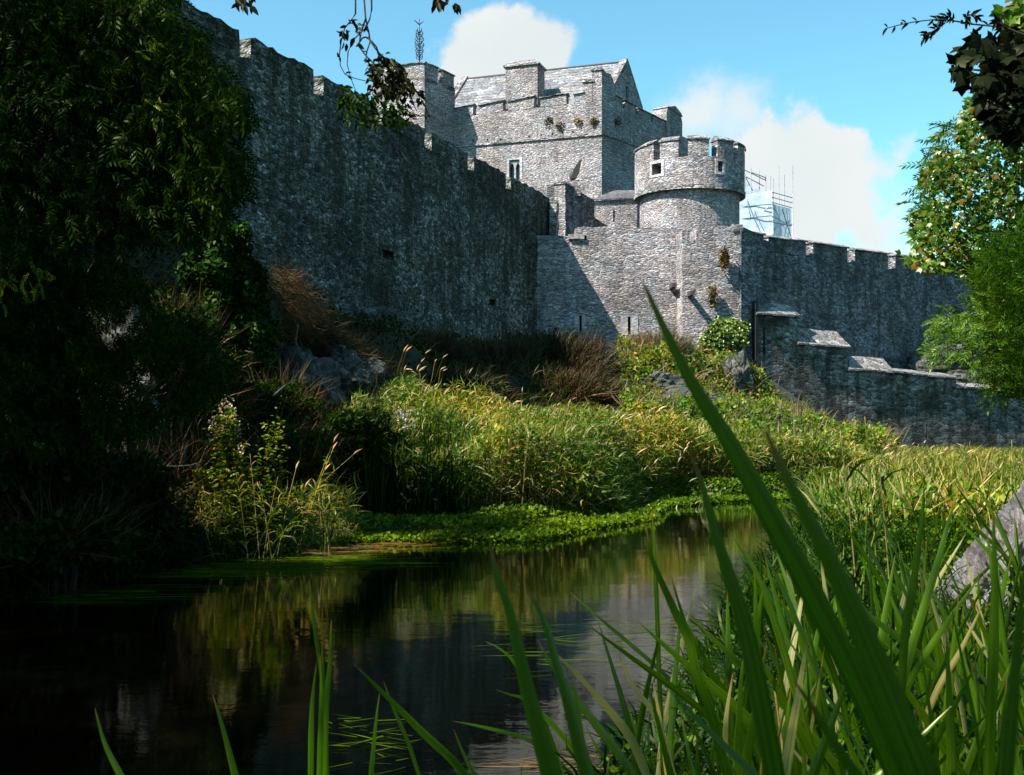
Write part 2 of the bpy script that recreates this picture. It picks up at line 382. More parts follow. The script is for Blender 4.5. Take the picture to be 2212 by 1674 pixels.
def sheet_mat():
    m, n = new_mat('white_scaffold_sheeting'); co = n.add('ShaderNodeTexCoord').outputs['Object']
    a = n.add('ShaderNodeTexNoise', {'Vector': co, 'Scale': 1.2, 'Detail': 6.0})
    bp = n.add('ShaderNodeBump', {'Height': a.outputs[0], 'Strength': .5, 'Distance': .25})
    c = n.ramp(a.outputs[0], [(.35, (.45, .56, .66)), (.6, (.62, .70, .78))])
    d = n.add('ShaderNodeBsdfDiffuse', {'Color': c, 'Normal': bp.outputs[0]}); t = n.add('ShaderNodeBsdfTranslucent', {'Color': c, 'Normal': bp.outputs[0]})
    mx = n.add('ShaderNodeMixShader', {0: .4, 1: d.outputs[0], 2: t.outputs[0]})
    tr = n.add('ShaderNodeBsdfTransparent', {0: (.9, .95, 1, 1)})
    mx = n.add('ShaderNodeMixShader', {0: .06, 1: mx.outputs[0], 2: tr.outputs[0]})
    n.add('ShaderNodeOutputMaterial', {'Surface': mx.outputs[0]}); return m
M['sheet'] = sheet_mat()
def leaf_mat(name, cols, trans=.4, gloss=.06, rough=.45, streak=False):
    m, n = new_mat(name); g = n.add('ShaderNodeNewGeometry')
    c = n.ramp(g.outputs['Random Per Island'], [(i/max(1, len(cols)-1), q) for i, q in enumerate(cols)])
    if streak:
        co = n.add('ShaderNodeUVMap').outputs[0]
        mp = n.add('ShaderNodeMapping', {'Vector': co, 'Scale': (7, .35, 1)}).outputs[0]
        s = n.add('ShaderNodeTexNoise', {'Vector': mp, 'Scale': 2.0, 'Detail': 3.0})
        c = n.mix(1.0, c, n.ramp(s.outputs[0], [(.36, (.4, .5, .4)), (.5, (1, 1, 1)), (.64, (1.7, 1.5, 1.3))]), 'MULTIPLY')
        vv = n.add('ShaderNodeSeparateXYZ', {0: co}).outputs[1]; bl = n.add('ShaderNodeTexNoise', {'Vector': co, 'Scale': 9.0, 'Detail': 5.0}); tipf = n.smooth(n.math('ADD', vv, n.math('MULTIPLY', bl.outputs[0], .05)), .035, .07, .85, 0)
        c = n.mix(tipf, c, (.12, .06, .02)); c = n.mix(n.smooth(bl.outputs[0], .66, .74, 0, .6), c, (.10, .07, .02))
    else:
        co = n.add('ShaderNodeTexCoord').outputs['Object']
        s = n.add('ShaderNodeTexNoise', {'Vector': co, 'Scale': 1.1, 'Detail': 4.0})
        c = n.mix(1.0, c, n.ramp(s.outputs[0], [(.3, (.6, .65, .6)), (.7, (1.35, 1.3, 1.2))]), 'MULTIPLY')
    gp = n.add('ShaderNodeNewGeometry').outputs['Position']
    s2 = n.add('ShaderNodeTexNoise', {'Vector': gp, 'Scale': .45, 'Detail': 3.0})
    c = n.mix(1.0, c, n.ramp(s2.outputs[0], [(.36, (.6, .8, .7)), (.5, (1, 1, 1)), (.64, (1.45, 1.2, .9))]), 'MULTIPLY')
    tc_ = n.mix(1.0, c, (1.9, 1.7, .55), 'MULTIPLY')
    d = n.add('ShaderNodeBsdfDiffuse', {'Color': c}); t = n.add('ShaderNodeBsdfTranslucent', {'Color': tc_})
    mx = n.add('ShaderNodeMixShader', {0: trans, 1: d.outputs[0], 2: t.outputs[0]})
    gl = n.add('ShaderNodeBsdfGlossy', {'Color': (.85, .95, .55, 1), 'Roughness': rough})
    mx = n.add('ShaderNodeMixShader', {0: gloss*.3, 1: mx.outputs[0], 2: gl.outputs[0]})
    n.add('ShaderNodeOutputMaterial', {'Surface': mx.outputs[0]}); return m
M['grass'] = leaf_mat('meadow_grass', [(.012, .045, .002), (.035, .085, .004), (.08, .13, .01), (.15, .17, .035), (.24, .21, .08), (.34, .27, .14)], .35, .05)
M['weed'] = leaf_mat('meadow_weed_leaves', [(.015, .06, .002), (.045, .11, .003), (.10, .16, .006), (.06, .13, .006), (.24, .13, .02)], .35, .07)
M['cress'] = leaf_mat('watercress_leaves', [(.018, .05, .001), (.05, .10, .002), (.09, .145, .004)], .35, .035, .45)
M['seed'] = leaf_mat('seed_heads', [(.34, .22, .15), (.44, .30, .21), (.52, .40, .28)], .2, .02)
M['dry'] = leaf_mat('dry_grass', [(.05, .032, .014), (.09, .06, .028), (.15, .10, .05), (.03, .038, .012)], .25, .03)
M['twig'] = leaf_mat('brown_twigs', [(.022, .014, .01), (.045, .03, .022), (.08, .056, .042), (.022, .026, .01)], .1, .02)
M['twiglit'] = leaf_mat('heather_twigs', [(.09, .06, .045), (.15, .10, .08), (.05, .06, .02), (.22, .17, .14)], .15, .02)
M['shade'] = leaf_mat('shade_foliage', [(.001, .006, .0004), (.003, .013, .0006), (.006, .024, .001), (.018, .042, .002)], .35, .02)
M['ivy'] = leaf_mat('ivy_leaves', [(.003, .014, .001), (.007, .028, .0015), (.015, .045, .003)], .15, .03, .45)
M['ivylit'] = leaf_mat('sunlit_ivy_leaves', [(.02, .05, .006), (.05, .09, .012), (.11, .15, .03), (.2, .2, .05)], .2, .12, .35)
M['maple'] = leaf_mat('maple_leaves', [(.008, .035, .002), (.025, .075, .003), (.04, .095, .004), (.07, .11, .006), (.15, .09, .025), (.03, .085, .004), (.015, .05, .002), (.02, .07, .003), (.03, .08, .003)], .4, .10, .35)
M['mapleshade'] = leaf_mat('shaded_maple_leaves', [(.003, .004, .003), (.006, .008, .004), (.009, .013, .005)], .1, .02)  # near-black copy of the leaf colours, shade included in the tone
M['yew'] = leaf_mat('evergreen_sprays', [(.008, .035, .002), (.022, .068, .003), (.055, .11, .005)], .35, .06)
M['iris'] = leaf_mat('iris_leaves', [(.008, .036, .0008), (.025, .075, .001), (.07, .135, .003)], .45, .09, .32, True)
M['irissunlit'] = leaf_mat('sunlit_pale_iris_leaves', [(.12, .14, .05), (.22, .21, .10)], .3, .16, .35, True)  # cream tones stand in for sun sheen on green leaves
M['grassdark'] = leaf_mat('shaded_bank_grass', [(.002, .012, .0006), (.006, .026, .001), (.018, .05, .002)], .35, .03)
M['petal'] = leaf_mat('mauve_florets', [(.42, .30, .50), (.6, .5, .68)], .3, .02)
def bark_mat(name, c0, c1, scale=6):
    m, n = new_mat(name); co = n.add('ShaderNodeTexCoord').outputs['Object']
    mp = n.add('ShaderNodeMapping', {'Vector': co, 'Scale': (1, 1, .35)}).outputs[0]
    a = n.add('ShaderNodeTexNoise', {'Vector': mp, 'Scale': scale, 'Detail': 8.0, 'Roughness': .7, 'Distortion': .6})
    wv_ = n.add('ShaderNodeVectorMath', {0: mp, 1: a.outputs['Color']}, operation='ADD').outputs[0]
    v = n.add('ShaderNodeTexVoronoi', {'Vector': wv_, 'Scale': scale*2.6}, feature='DISTANCE_TO_EDGE')
    c = n.mix(n.math('MULTIPLY', n.smooth(v.outputs['Distance'], 0, .12, .35, 1), n.smooth(a.outputs[0], .35, .6)), c0, c1)
    bp = n.add('ShaderNodeBump', {'Height': n.math('ADD', a.outputs[0], n.smooth(v.outputs['Distance'], 0, .3)), 'Strength': 1.0, 'Distance': .06})
    b = n.add('ShaderNodeBsdfPrincipled', {'Base Color': c, 'Roughness': .9, 'Normal': bp.outputs[0]})
    n.add('ShaderNodeOutputMaterial', {'Surface': b.outputs[0]}); return m
M['bark'] = bark_mat('dark_bark', (.02, .018, .014), (.09, .08, .065))
M['barkpale'] = bark_mat('pale_fissured_bark', (.16, .14, .13), (.62, .58, .56), 7)
M['barkgrey'] = bark_mat('pale_hanging_stems', (.15, .13, .10), (.42, .38, .32))
def ground_mat():
    m, n = new_mat('bank_soil'); co = n.add('ShaderNodeTexCoord').outputs['Object']
    a = n.add('ShaderNodeTexNoise', {'Vector': co, 'Scale': 1.2, 'Detail': 8.0, 'Roughness': .7})
    c = n.ramp(a.outputs[0], [(.3, (.006, .008, .003)), (.5, (.014, .018, .006)), (.7, (.03, .03, .014))])
    bp = n.add('ShaderNodeBump', {'Height': a.outputs[0], 'Strength': .8, 'Distance': .15})
    b = n.add('ShaderNodeBsdfPrincipled', {'Base Color': c, 'Roughness': .95, 'Normal': bp.outputs[0]})
    n.add('ShaderNodeOutputMaterial', {'Surface': b.outputs[0]}); return m
M['ground'] = ground_mat()
def water_mat():
    m, n = new_mat('still_river_water'); co = n.add('ShaderNodeTexCoord').outputs['Object']
    mp = n.add('ShaderNodeMapping', {'Vector': co, 'Scale': (1.0, 2.2, 1)}).outputs[0]
    a = n.add('ShaderNodeTexNoise', {'Vector': mp, 'Scale': 5.0, 'Detail': 4.0, 'Roughness': .6})
    b_ = n.add('ShaderNodeTexNoise', {'Vector': mp, 'Scale': .7, 'Detail': 2.0})
    hg = n.math('ADD', n.math('MULTIPLY', a.outputs[0], .25), b_.outputs[0])
    bp = n.add('ShaderNodeBump', {'Height': hg, 'Strength': .4, 'Distance': .010})
    fr_ = n.add('ShaderNodeFresnel', {'IOR': 1.42, 'Normal': bp.outputs[0]})
    b0_ = n.add('ShaderNodeBsdfDiffuse', {'Color': (.0008, .0008, .0004, 1)}); b1_ = n.add('ShaderNodeBsdfGlossy', {'Color': (.95, 1, .9, 1), 'Roughness': .015, 'Normal': bp.outputs[0]})
    b = n.add('ShaderNodeMixShader', {0: n.math('MULTIPLY', n.math('POWER', fr_.outputs[0], 1.35), 1.75, clamp=True), 1: b0_.outputs[0], 2: b1_.outputs[0]})
    n.add('ShaderNodeOutputMaterial', {'Surface': b.outputs[0]}); return m
M['water'] = water_mat()

# ------------------------------------------------------------------ ground and water
SHORE = [(-60, 3.2), (-8, 3.4), (-2.5, 3.3), (-.6, 3.7), (.35, 4.8), (.75, 6.6), (1.45, 8.5), (2.6, 12.0), (3.7, 15.0), (4.4, 17.5), (6.4, 20.5), (7.3, 22.6), (6.2, 24.2),
         (4.2, 23.3), (2.75, 21.9), (2.1, 19.0), (1.0, 17.9), (.2, 16.2), (-1.6, 16.0), (-3.4, 14.9), (-4.1, 12.9), (-5.0, 10.7), (-8, 9.0), (-60, 8.5)]
CTRL = np.array([(0, 0, .45), (2, 2, .5), (-3, 0, .35), (-3, 2, .3), (3, 5, .5), (1.5, 3.5, .4), (4, 8, .55), (5, 11, .5), (6.5, 14, .4), (9, 18, .3), (12, 12, .6), (20, 20, .6), (0, -10, .8), (20, -5, 1), (-20, -5, 1),
  (-3.6, 16, .15), (-4.5, 14.5, .6), (-6, 13, 1.1), (-8, 13, 2.0), (-7, 16, 2.6), (-5, 18, 1.5), (-2, 18.5, .12), (-4, 20, 1.3), (-6.5, 20, 3.0), (-3, 23, 1.3), (-1.5, 21, .5),
  (-4, 25, 2.2), (-7, 22, 4.0), (-5.3, 26, 3.6), (-2.8, 28, 1.9), (-6.5, 30, 5.0), (-4.2, 31, 4.2), (-2.4, 40, 4.2), (-.5, 37, 3.2), (-2, 33, 2.9), (1.2, 46, 4.6), (-8.5, 25, 5.6), (-10.6, 20, 5.6), (-14, 15, 5), (-9, 17, 4.2), (-11, 12, 2.8), (-16, 10, 3),
  (0, 20, .14), (-1, 17.5, .08), (1, 18.8, .1), (0, 24, .45), (3, 25, .35), (3, 28, .5), (0, 29, .8), (0, 34, 2.0), (6, 30, .5), (10, 28, .2), (10, 34, .5), (15, 34, .15), (20, 40, .15), (15, 42, .2), (24, 46, .2), (28, 52, .3),
  (3.7, 36, 1.9), (5.2, 36, 1.6), (8, 37, 1.4), (11.7, 40, .5), (3.5, 43, 4.0), (6, 45.5, 4.2), (9.2, 45, 3.6), (10.3, 43, 1.5),
  (0, 60, 6), (12, 60, 5), (22, 62, 4.6), (16, 54, 4.0), (13, 50.5, 2.8), (30, 70, 4), (-20, 60, 6), (40, 50, .5), (60, 30, .5), (0, 90, 5), (40, 100, 4)], float)
def seg_dist(X, Y, poly):
    d = np.full(X.shape, 1e9); n = len(poly)
    for i in range(n):
        ax, ay = poly[i]; bx, by = poly[(i+1) % n]; vx, vy = bx-ax, by-ay
        t = np.clip(((X-ax)*vx+(Y-ay)*vy)/(vx*vx+vy*vy), 0, 1); d = np.minimum(d, np.hypot(X-ax-t*vx, Y-ay-t*vy))
    return d
def gh(X, Y):
    X = np.asarray(X, float); Y = np.asarray(Y, float); sh = X.shape; X = X.ravel(); Y = Y.ravel()
    d2 = (X[:, None]-CTRL[None, :, 0])**2+(Y[:, None]-CTRL[None, :, 1])**2
    wt = 1/(d2+.8)**2.2; z = (wt*CTRL[None, :, 2]).sum(1)/wt.sum(1)
    z = z+.10*np.sin(X*1.7+Y*.6)*np.sin(Y*1.3)+.05*np.sin(X*4.1)*np.cos(Y*3.7)
    sf = (X-10.6)*.436-(Y-47.6)*.9; su = (X-10.6)*.9+(Y-47.6)*.436
    kf = np.clip((su-.3)/4.0, 0, 1)*np.clip((sf+.6)/.6, 0, 1); kf = kf*np.clip((16-sf)/6, 0, 1); z = z*(1-kf)+np.minimum(z, .05)*kf
    d = seg_dist(X, Y, SHORE); ins = in_poly(X, Y, SHORE)
    s = np.where(ins, -d, d); k = np.clip((s+.35)/1.1, 0, 1); k = k*k*(3-2*k)
    z = -.5+(np.maximum(z, .12)+.5)*k
    return z.reshape(sh)
def g1(x, y): return float(gh(np.array([x]), np.array([y]))[0])
def axis(a, b, step, far, growth=1.25):
    c = list(np.arange(a, b+1e-6, step)); s = step
    lo, hi = [], []; x = a
    while x > -far: s *= growth; x -= s; lo.append(x)
    s = step; x = b
    while x < far: s *= growth; x += s; hi.append(x)
    return np.array(lo[::-1]+c+hi)
gx = axis(-16, 30, .35, 2500); gy = axis(-3, 60, .35, 2500)
GX, GY = np.meshgrid(gx, gy); GZ = gh(GX, GY)
nx, ny = len(gx), len(gy)
idx = np.arange(nx*ny).reshape(ny, nx)
q = np.stack([idx[:-1, :-1], idx[:-1, 1:], idx[1:, 1:], idx[1:, :-1]], -1).reshape(-1, 4)
me = bpy.data.meshes.new('ground'); me.from_pydata(np.stack([GX, GY, GZ], -1).reshape(-1, 3).tolist(), [], q.tolist()); me.shade_smooth()
tag(mobj('ground', me, M['ground']), None, kind='structure')
bm = bmesh.new(); bm.faces.new([bm.verts.new((x, y, 0)) for x, y in [(-70, 1), (12, 1), (12, 27), (-70, 27)]])
tag(mobj('water', bm_mesh('water', bm), M['water']), None, kind='structure')

# ------------------------------------------------------------------ castle
LW = Plane((1.67, 50), (.378, .926))                    # great curtain wall, running away to the right
FW = Plane(at(1160, 48.55), (1, .0))
def merlons(pl, parent, name, spec, zbot, mat, thick, front=0.0, cap=None, cap_h=.10):
    """spec: (x0, top0, sill0, x1, top1, sill1) in survey pixels; each merlon is a part"""
    for (x0, t0, s0, x1, t1, s1) in spec:
        a = pl.px(x0, t0); b = pl.px(x1, t1); c = pl.px(x1, s1); d = pl.px(x0, s0)
        prism('merlon', pl, rough([(d[0], d[1]-.02), (c[0], c[1]-.02), b, a], .25, .055), mat, parent, thick=thick, front=front)
        if cap:
            bm = bmesh.new(); L = b[0]-a[0]
            poly = [(-.08, 0), (-.08, cap_h*.4), (thick/2, cap_h*1.6), (thick+.08, cap_h*.4), (thick+.08, 0)]
            k = max(2, int(L/.5)); prev = None
            for i in range(k+1):
                u = a[0]-.05+(L+.1)*i/k; z = a[1]+(b[1]-a[1])*i/k+random.uniform(-.025, .025)
                ring = [bm.verts.new(pl.w(u, z+dz-.01+random.uniform(-.012, .012), bk-front)) for bk, dz in poly]
                if prev:
                    for j in range(5): bm.faces.new((prev[j], prev[(j+1) % 5], ring[(j+1) % 5], ring[j]))
                else: bm.faces.new(ring)
                prev = ring
            bm.faces.new(prev)
            mobj('coping', bm_mesh('coping', bm), cap, parent)
t = thing('curtain_wall', 'long dark weathered battlemented stone wall in shade, running from upper left down to the castle', 'castle wall', (-6, 31, 4))
ms = [(150, -135, -88, 329, -37, 15), (356, -22, 30, 518, 64.6, 119), (540.4, 78.8, 128, 677, 150, 200), (698, 162, 207, 812, 222, 262),
      (827, 231, 268, 917.7, 276.6, 320), (932.6, 285.6, 324.6, 1010.6, 331, 365), (1024, 337, 368, 1093, 374, 404), (1104, 381, 408, 1188, 427, 452)]
sill = [LW.px(-260, -340)]
for m_ in ms: sill += [LW.px(m_[0], m_[2]), LW.px(m_[3], m_[5])]
u1 = sill[-1][0]
holes = [pxrect(LW, 827, 851, 541, 560), pxrect(LW, 1057, 1071, 646, 660)]
outer = rough([(sill[0][0], 1.5), (u1, 1.5)]+[(u, z) for u, z in sill[::-1]], .5, .06)
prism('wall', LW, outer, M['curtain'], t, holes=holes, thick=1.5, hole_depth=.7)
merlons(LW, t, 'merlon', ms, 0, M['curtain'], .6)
# front wall in the sun
t = thing('curtain_wall', 'sunlit flat rubble wall with arrow slits, crossed by a diagonal shadow, below the round tower', 'castle wall', (3, 48, 4.5))
slitA = pxrect(FW, 1252, 1256, 682, 716); slitB = pxrect(FW, 1357, 1362, 684, 722); notch = pxrect(FW, 1263, 1267, 508, 518)
prism('wall', FW, rough([FW.px(1160, 980), FW.px(1478, 980), FW.px(1478, 493), FW.px(1400, 490), FW.px(1300, 491), FW.px(1243, 491), FW.px(1243, 508), FW.px(1160, 508)], .3, .05), M['lit'], t,
      holes=[slitA, slitB, notch], thick=1.3, hole_depth=.6)
for x0, x1 in ((1341, 1356), (1363.5, 1378)):
    r_ = pxrect(FW, x0, x1, 682, 724); prism('jamb', FW, r_, M['dress'], t, thick=.1, front=.02)
for x0, x1 in ((1240, 1251), (1257, 1266)):
    r_ = pxrect(FW, x0, x1, 681, 717); prism('jamb', FW, r_, M['dress'], t, thick=.1, front=.02)
prism('ledge', FW, pxrect(FW, 1228, 1262, 507, 517), M['dress'], t, thick=.3, front=.12)
# ragged sunlit pier between the two walls
t = thing('stone_pier', 'narrow ragged sunlit strip of stones at the far end of the dark wall', 'stone pier', (2.0, 49.5, 5))
PW = Plane(at(1188, 49.6), (1, -.15))
prism('pier', PW, rough([PW.px(1187, 560), PW.px(1202, 560), PW.px(1202, 432), PW.px(1187, 430)], .18, .05), M['cope'], t, thick=1.0)
# bastion right of the front wall
t = thing('wall_turret', 'square sunlit wall turret with a slot in its parapet, below the round tower', 'turret', (8.5, 46.5, 4))
BW = Plane(at(1474, 47.2), (1, .03)); BR = Plane(at(1602, 47.2), (.72, .69))
slot = None
bl = [BW.px(1474, 990), BW.px(1603, 990), BW.px(1603, 489), BW.px(1580, 489), BW.px(1504, 491), BW.px(1504, 521), BW.px(1489, 521), BW.px(1489, 497), BW.px(1474, 499)]
bm = bmesh.new(); prism_bm(bm, BW, rough(bl, .35, .05), (), 2.2); mobj('wall', bm_mesh('wall', bm), M['lit'], t)
br = [(-.02, -1), (BR.px(1631, 900)[0], -1), BR.px(1631, 503), BR.px(1602, 488)]
br[3] = (-.02, br[3][1])
prism('side_wall', BR, rough(br, .4, .03), M['rwall'], t, thick=1.0)  # shaded side takes the darker stone colour
prism('parapet_pier', BW, rough([BW.px(1583, 500), BW.px(1604, 500), BW.px(1604, 484), BW.px(1583, 484)], .3, .04), M['cope'], t, thick=1.3, front=.06)
for (xa, ya, ln) in ((1450, 620, .95), (1489, 636, .8)):
    q_ = (FW if xa < 1474 else BW); u, z = q_.px(xa, ya); bm = bmesh.new()
    box_bm(bm, q_, u-.09, u+.09, z-.1, z+.08, -ln, .3)
    s_ = mobj('stone_spout', bm_mesh('stone_spout', bm), M['timber']); tag(s_, 'short dark spout jutting from the sunlit '+('wall, the left of two' if xa < 1474 else 'turret, the right of two'), 'water spout', 'stone spouts')
# round tower
def ring_wall(bm, cx, cy, r0, r1, z0, z1, a0=0, a1=360, n=48, jit=0.0):
    full = abs(a1-a0) >= 359.9; k = max(2, int(n*(a1-a0)/360)); P0 = []
    for i in range(k if full else k+1):
        a = R(a0+(a1-a0)*i/k); ca, sa = math.sin(a), -math.cos(a)
        zz = z1+random.uniform(-jit, jit)
        P0.append([bm.verts.new((cx+ca*r, cy+sa*r, z)) for r, z in ((r1, z0), (r1, zz), (r0, zz), (r0, z0))])
    m_ = len(P0)
    for i in range(m_ if full else m_-1):
        a, b = P0[i], P0[(i+1) % m_]
        for j in range(4): bm.faces.new((a[j], b[j], b[(j+1) % 4], a[(j+1) % 4]))
    if not full: bm.faces.new(P0[0]); bm.faces.new(P0[-1][::-1])
def cyl_uv(me, cx, cy, r):
    uvl = me.uv_layers.active.data
    for pl in me.polygons:
        if abs(pl.normal.z) > .7: continue
        cc = math.atan2(pl.center.x-cx, -(pl.center.y-cy))
        for li in pl.loop_indices:
            v = me.vertices[me.loops[li].vertex_index].co; a = math.atan2(v.x-cx, -(v.y-cy))
            if a-cc > math.pi: a -= 2*math.pi
            if cc-a > math.pi: a += 2*math.pi
            uvl[li].uv = (a*r, v.z)
TD = 54.0; tcx = (1489-CX)/FPX*TD; tr = 118/FPX*(TD-0.2)
def TZ(y, D=TD-2.5): return H+(HY-y)/FPX*D
t = thing('round_tower', 'round battlemented stone tower with small square windows, right of the keep', 'tower', (tcx, TD, 6))
def cyl_obj(name, mat, parent, *rings):
    bm = bmesh.new()
    for rr in rings: ring_wall(bm, tcx, TD, *rr[:4], **(rr[4] if len(rr) > 4 else {}))
    me = bm_mesh(name, bm); cyl_uv(me, tcx, TD, tr); return mobj(name, me, mat, parent)
cyl_obj('shaft', M['keep'], t, (tr*.55, tr*.905, 5, TZ(404)))
# upper drum built as columns so that the two windows are real openings
zc, zs, zt = TZ(402), TZ(339), TZ(298)
def ang(x): return math.degrees(math.asin(max(-1, min(1, (x-1489)/118))))
wins = [(ang(1399), ang(1416), TZ(371), TZ(347)), (ang(1530), ang(1541), TZ(371), TZ(348))]
cuts = [-180]+[v for w_ in sorted(wins) for v in w_[:2]]+[180]
rg = []
for i in range(len(cuts)-1):
    a0, a1 = cuts[i], cuts[i+1]; wn_ = [w_ for w_ in wins if abs(w_[0]-a0) < .01]
    if wn_:
        rg.append((tr*.6, tr, zc, wn_[0][2], dict(a0=a0, a1=a1, n=48))); rg.append((tr*.6, tr, wn_[0][3], zs, dict(a0=a0, a1=a1, n=48)))
    else: rg.append((tr*.6, tr, zc, zs, dict(a0=a0, a1=a1, n=60)))
cyl_obj('drum', M['lit'], t, *rg)
cyl_obj('string_course', M['cope'], t, (tr*.8, tr*1.012, zc-.12, zc+.06, dict(n=72)))
for a0, a1, z0, z1 in wins:
    wf = cyl_obj('window', M['dress'], t, (tr*.97, tr*1.012, z0-.12, z0, dict(a0=a0-3, a1=a1+3, n=60)), (tr*.97, tr*1.012, z1, z1+.12, dict(a0=a0-3, a1=a1+3, n=60)),
            (tr*.97, tr*1.01, z0, z1, dict(a0=a0-3, a1=a0, n=120)), (tr*.97, tr*1.01, z0, z1, dict(a0=a1, a1=a1+3, n=120)))
    cyl_obj('dark_backing', M['dark'], wf, (tr*.80, tr*.82, z0-.05, z1+.05, dict(a0=a0-5, a1=a1+5, n=60)))  # near-black panel paints the darkness inside the window
a = -90.0; k = 0
marks = [(-88, -48), (-40, -20), (-10.5, 11), (20, 41), (49, 69)]+[(76+28*i, 98+28*i) for i in range(7)]
for a0, a1 in marks:
    cyl_obj('merlon', M['lit'], t, (tr-.55, tr, zs-.02, zt-.08, dict(a0=a0, a1=a1, n=90, jit=.03)))
    bm = bmesh.new(); kk = 7; prev = None
    for i in range(kk+1):
        an = R(a0-.8+(a1-a0+1.6)*i/kk); ca, sa = math.sin(an), -math.cos(an)
        ring = [bm.verts.new((tcx+ca*r, TD+sa*r, z+random.uniform(-.015, .015))) for r, z in ((tr+.06, zt-.09), (tr+.06, zt-.03), (tr-.27, zt+.16), (tr-.61, zt-.03), (tr-.61, zt-.09))]
        if prev:
            for j in range(5): bm.faces.new((prev[j], prev[(j+1) % 5], ring[(j+1) % 5], ring[j]))
        else: bm.faces.new(ring)
        prev = ring
    bm.faces.new(prev); mobj('coping', bm_mesh('coping', bm), M['cope'], t)
# keep
KD = 60.0; KO = at(1300, KD); KL = Plane(KO, (.945, -.328)); KR = Plane(KO, (.6, .8))
t = thing('keep', 'tall sunlit square stone keep with battlements and a grey slate roof', 'castle keep', (2, 63, 6))
prof = [(982, 249), (1022, 249), (1032, 248), (1087, 240), (1098, 239), (1153, 233), (1167, 231), (1224, 225), (1240, 224), (1300, 216)]
win = pxrect(KL, 1100, 1123, 345, 389)
put = [pxrect(KL, x-1.6, x+1.6, y-2.2, y+1.6) for x, y in ((1053, 302), (1081, 302), (1104, 299), (1143, 295), (1169, 292), (1193, 290), (1215, 287), (1238, 285), (994, 307), (1022, 305))]
lo = KL.px(960, 249)
prism('wall', KL, [(lo[0], 5), (0, 5), KL.px(1300, 216)]+[KL.px(*p) for p in prof[::-1][1:]]+[lo], M['keep'], t, holes=[win]+put, thick=1.4, hole_depth=.4)
rp = [(1300, 216), (1330, 226), (1378, 248), (1438, 278), (1480, 297)]
rput = [pxrect(KR, x-1.4, x+1.4, y-2, y+1.5) for x, y in ((1326, 292), (1345, 300), (1362, 308))]
ru = KR.px(1490, 300)[0]
prism('side_wall', KR, [(.01, 5), (ru, 5), (ru, KR.px(1480, 297)[1])]+[KR.px(*p) for p in rp[::-1][1:-1]]+[(.01, KR.px(1300, 216)[1])], M['keep'], t, holes=rput, thick=1.4, hole_depth=.4)
prism('string_course', KL, [KL.px(984, 319), (0, KL.px(1300, 292)[1]), (0, KL.px(1300, 288)[1]), KL.px(984, 315)], M['cope'], t, thick=.3, front=.08)
prism('string_course', KR, [(-.05, KR.px(1300, 291)[1]), KR.px(1420, 333), KR.px(1420, 330), (-.05, KR.px(1300, 288)[1])], M['cope'], t, thick=.3, front=.07)
merlons(KL, t, 'merlon', [(960, 238, 250, 1022, 226, 250), (1034, 228, 248, 1087, 217, 241), (1098, 219, 240, 1153, 208, 234), (1167, 212, 232, 1224, 202, 226), (1240, 204, 225, 1261, 199, 222)], 0, M['keep'], .5, cap=M['cope'], cap_h=.08)
merlons(KR, t, 'merlon', [(1331, 207, 227, 1345, 214, 233), (1350, 217, 235, 1374, 230, 246), (1379, 233, 248, 1406, 247, 262), (1411, 249, 264, 1437, 262, 278)], 0, M['keep'], .5, cap=M['cope'], cap_h=.08)
# corner turret of the keep, stepping up to the corner
for x0, x1, y0, y1 in ((1260, 1282, 178, 222), (1279, 1300, 153, 220)):
    a = KL.px(x0, y0); b = KL.px(x1, y0); prism('corner_step', KL, rough([(a[0], KL.px(x0, y1)[1]), (b[0], KL.px(x0, y1)[1]), (b[0], a[1]), a], .3, .03), M['keep'], t, thick=.9, front=.003)
    prism('coping', KL, [(a[0]-.08, a[1]-.01), (b[0]+.06, a[1]-.01), (b[0]+.02, a[1]+.13), (a[0], a[1]+.13)], M['cope'], t, thick=1.0, front=.07)
prism('corner_step', KR, rough([(.0, KR.px(1300, 220)[1]), (KR.px(1331, 220)[0], KR.px(1300, 224)[1]), KR.px(1329, 186), KR.px(1320, 160), (.0, KR.px(1300, 153)[1])], .3, .03), M['keep'], t, thick=.9, front=.004)
# window with pointed twin lights
def keep_window():
    (u0, z0), (u1, _), (_, z1), _ = win
    wf = mobj('window', (lambda b: (box_bm(b, KL, u0-.14, u0, z0-.02, z1+.14, -.02, .2), box_bm(b, KL, u1, u1+.14, z0-.02, z1+.14, -.02, .2), box_bm(b, KL, u0, u1, z1, z1+.14, -.02, .2), bm_mesh('window', b))[-1])(bmesh.new()), M['dress'], t)
    bm = bmesh.new(); um = (u0+u1)/2
    box_bm(bm, KL, um-.04, um+.04, z0, z1, .08, .2)
    for a_, b_ in ((u0, um-.04), (um+.04, u1)):
        c_ = (a_+b_)/2; zz = z1-.02; hw = (b_-a_)/2
        prism_bm(bm, KL, [(a_, zz-.42), (a_, zz), (c_, zz), (c_, zz-.1), (c_-hw*.6, zz-.25)], (), .12, -.08)
        prism_bm(bm, KL, [(b_, zz-.42), (b_, zz), (c_, zz), (c_, zz-.1), (c_+hw*.6, zz-.25)], (), .12, -.08)
    mobj('mullion', bm_mesh('mullion', bm), M['dress'], wf)
    bm = bmesh.new(); box_bm(bm, KL, u0, u1, z0, z1, .3, .34); mobj('pane', bm_mesh('pane', bm), M['glass'], wf)
keep_window()
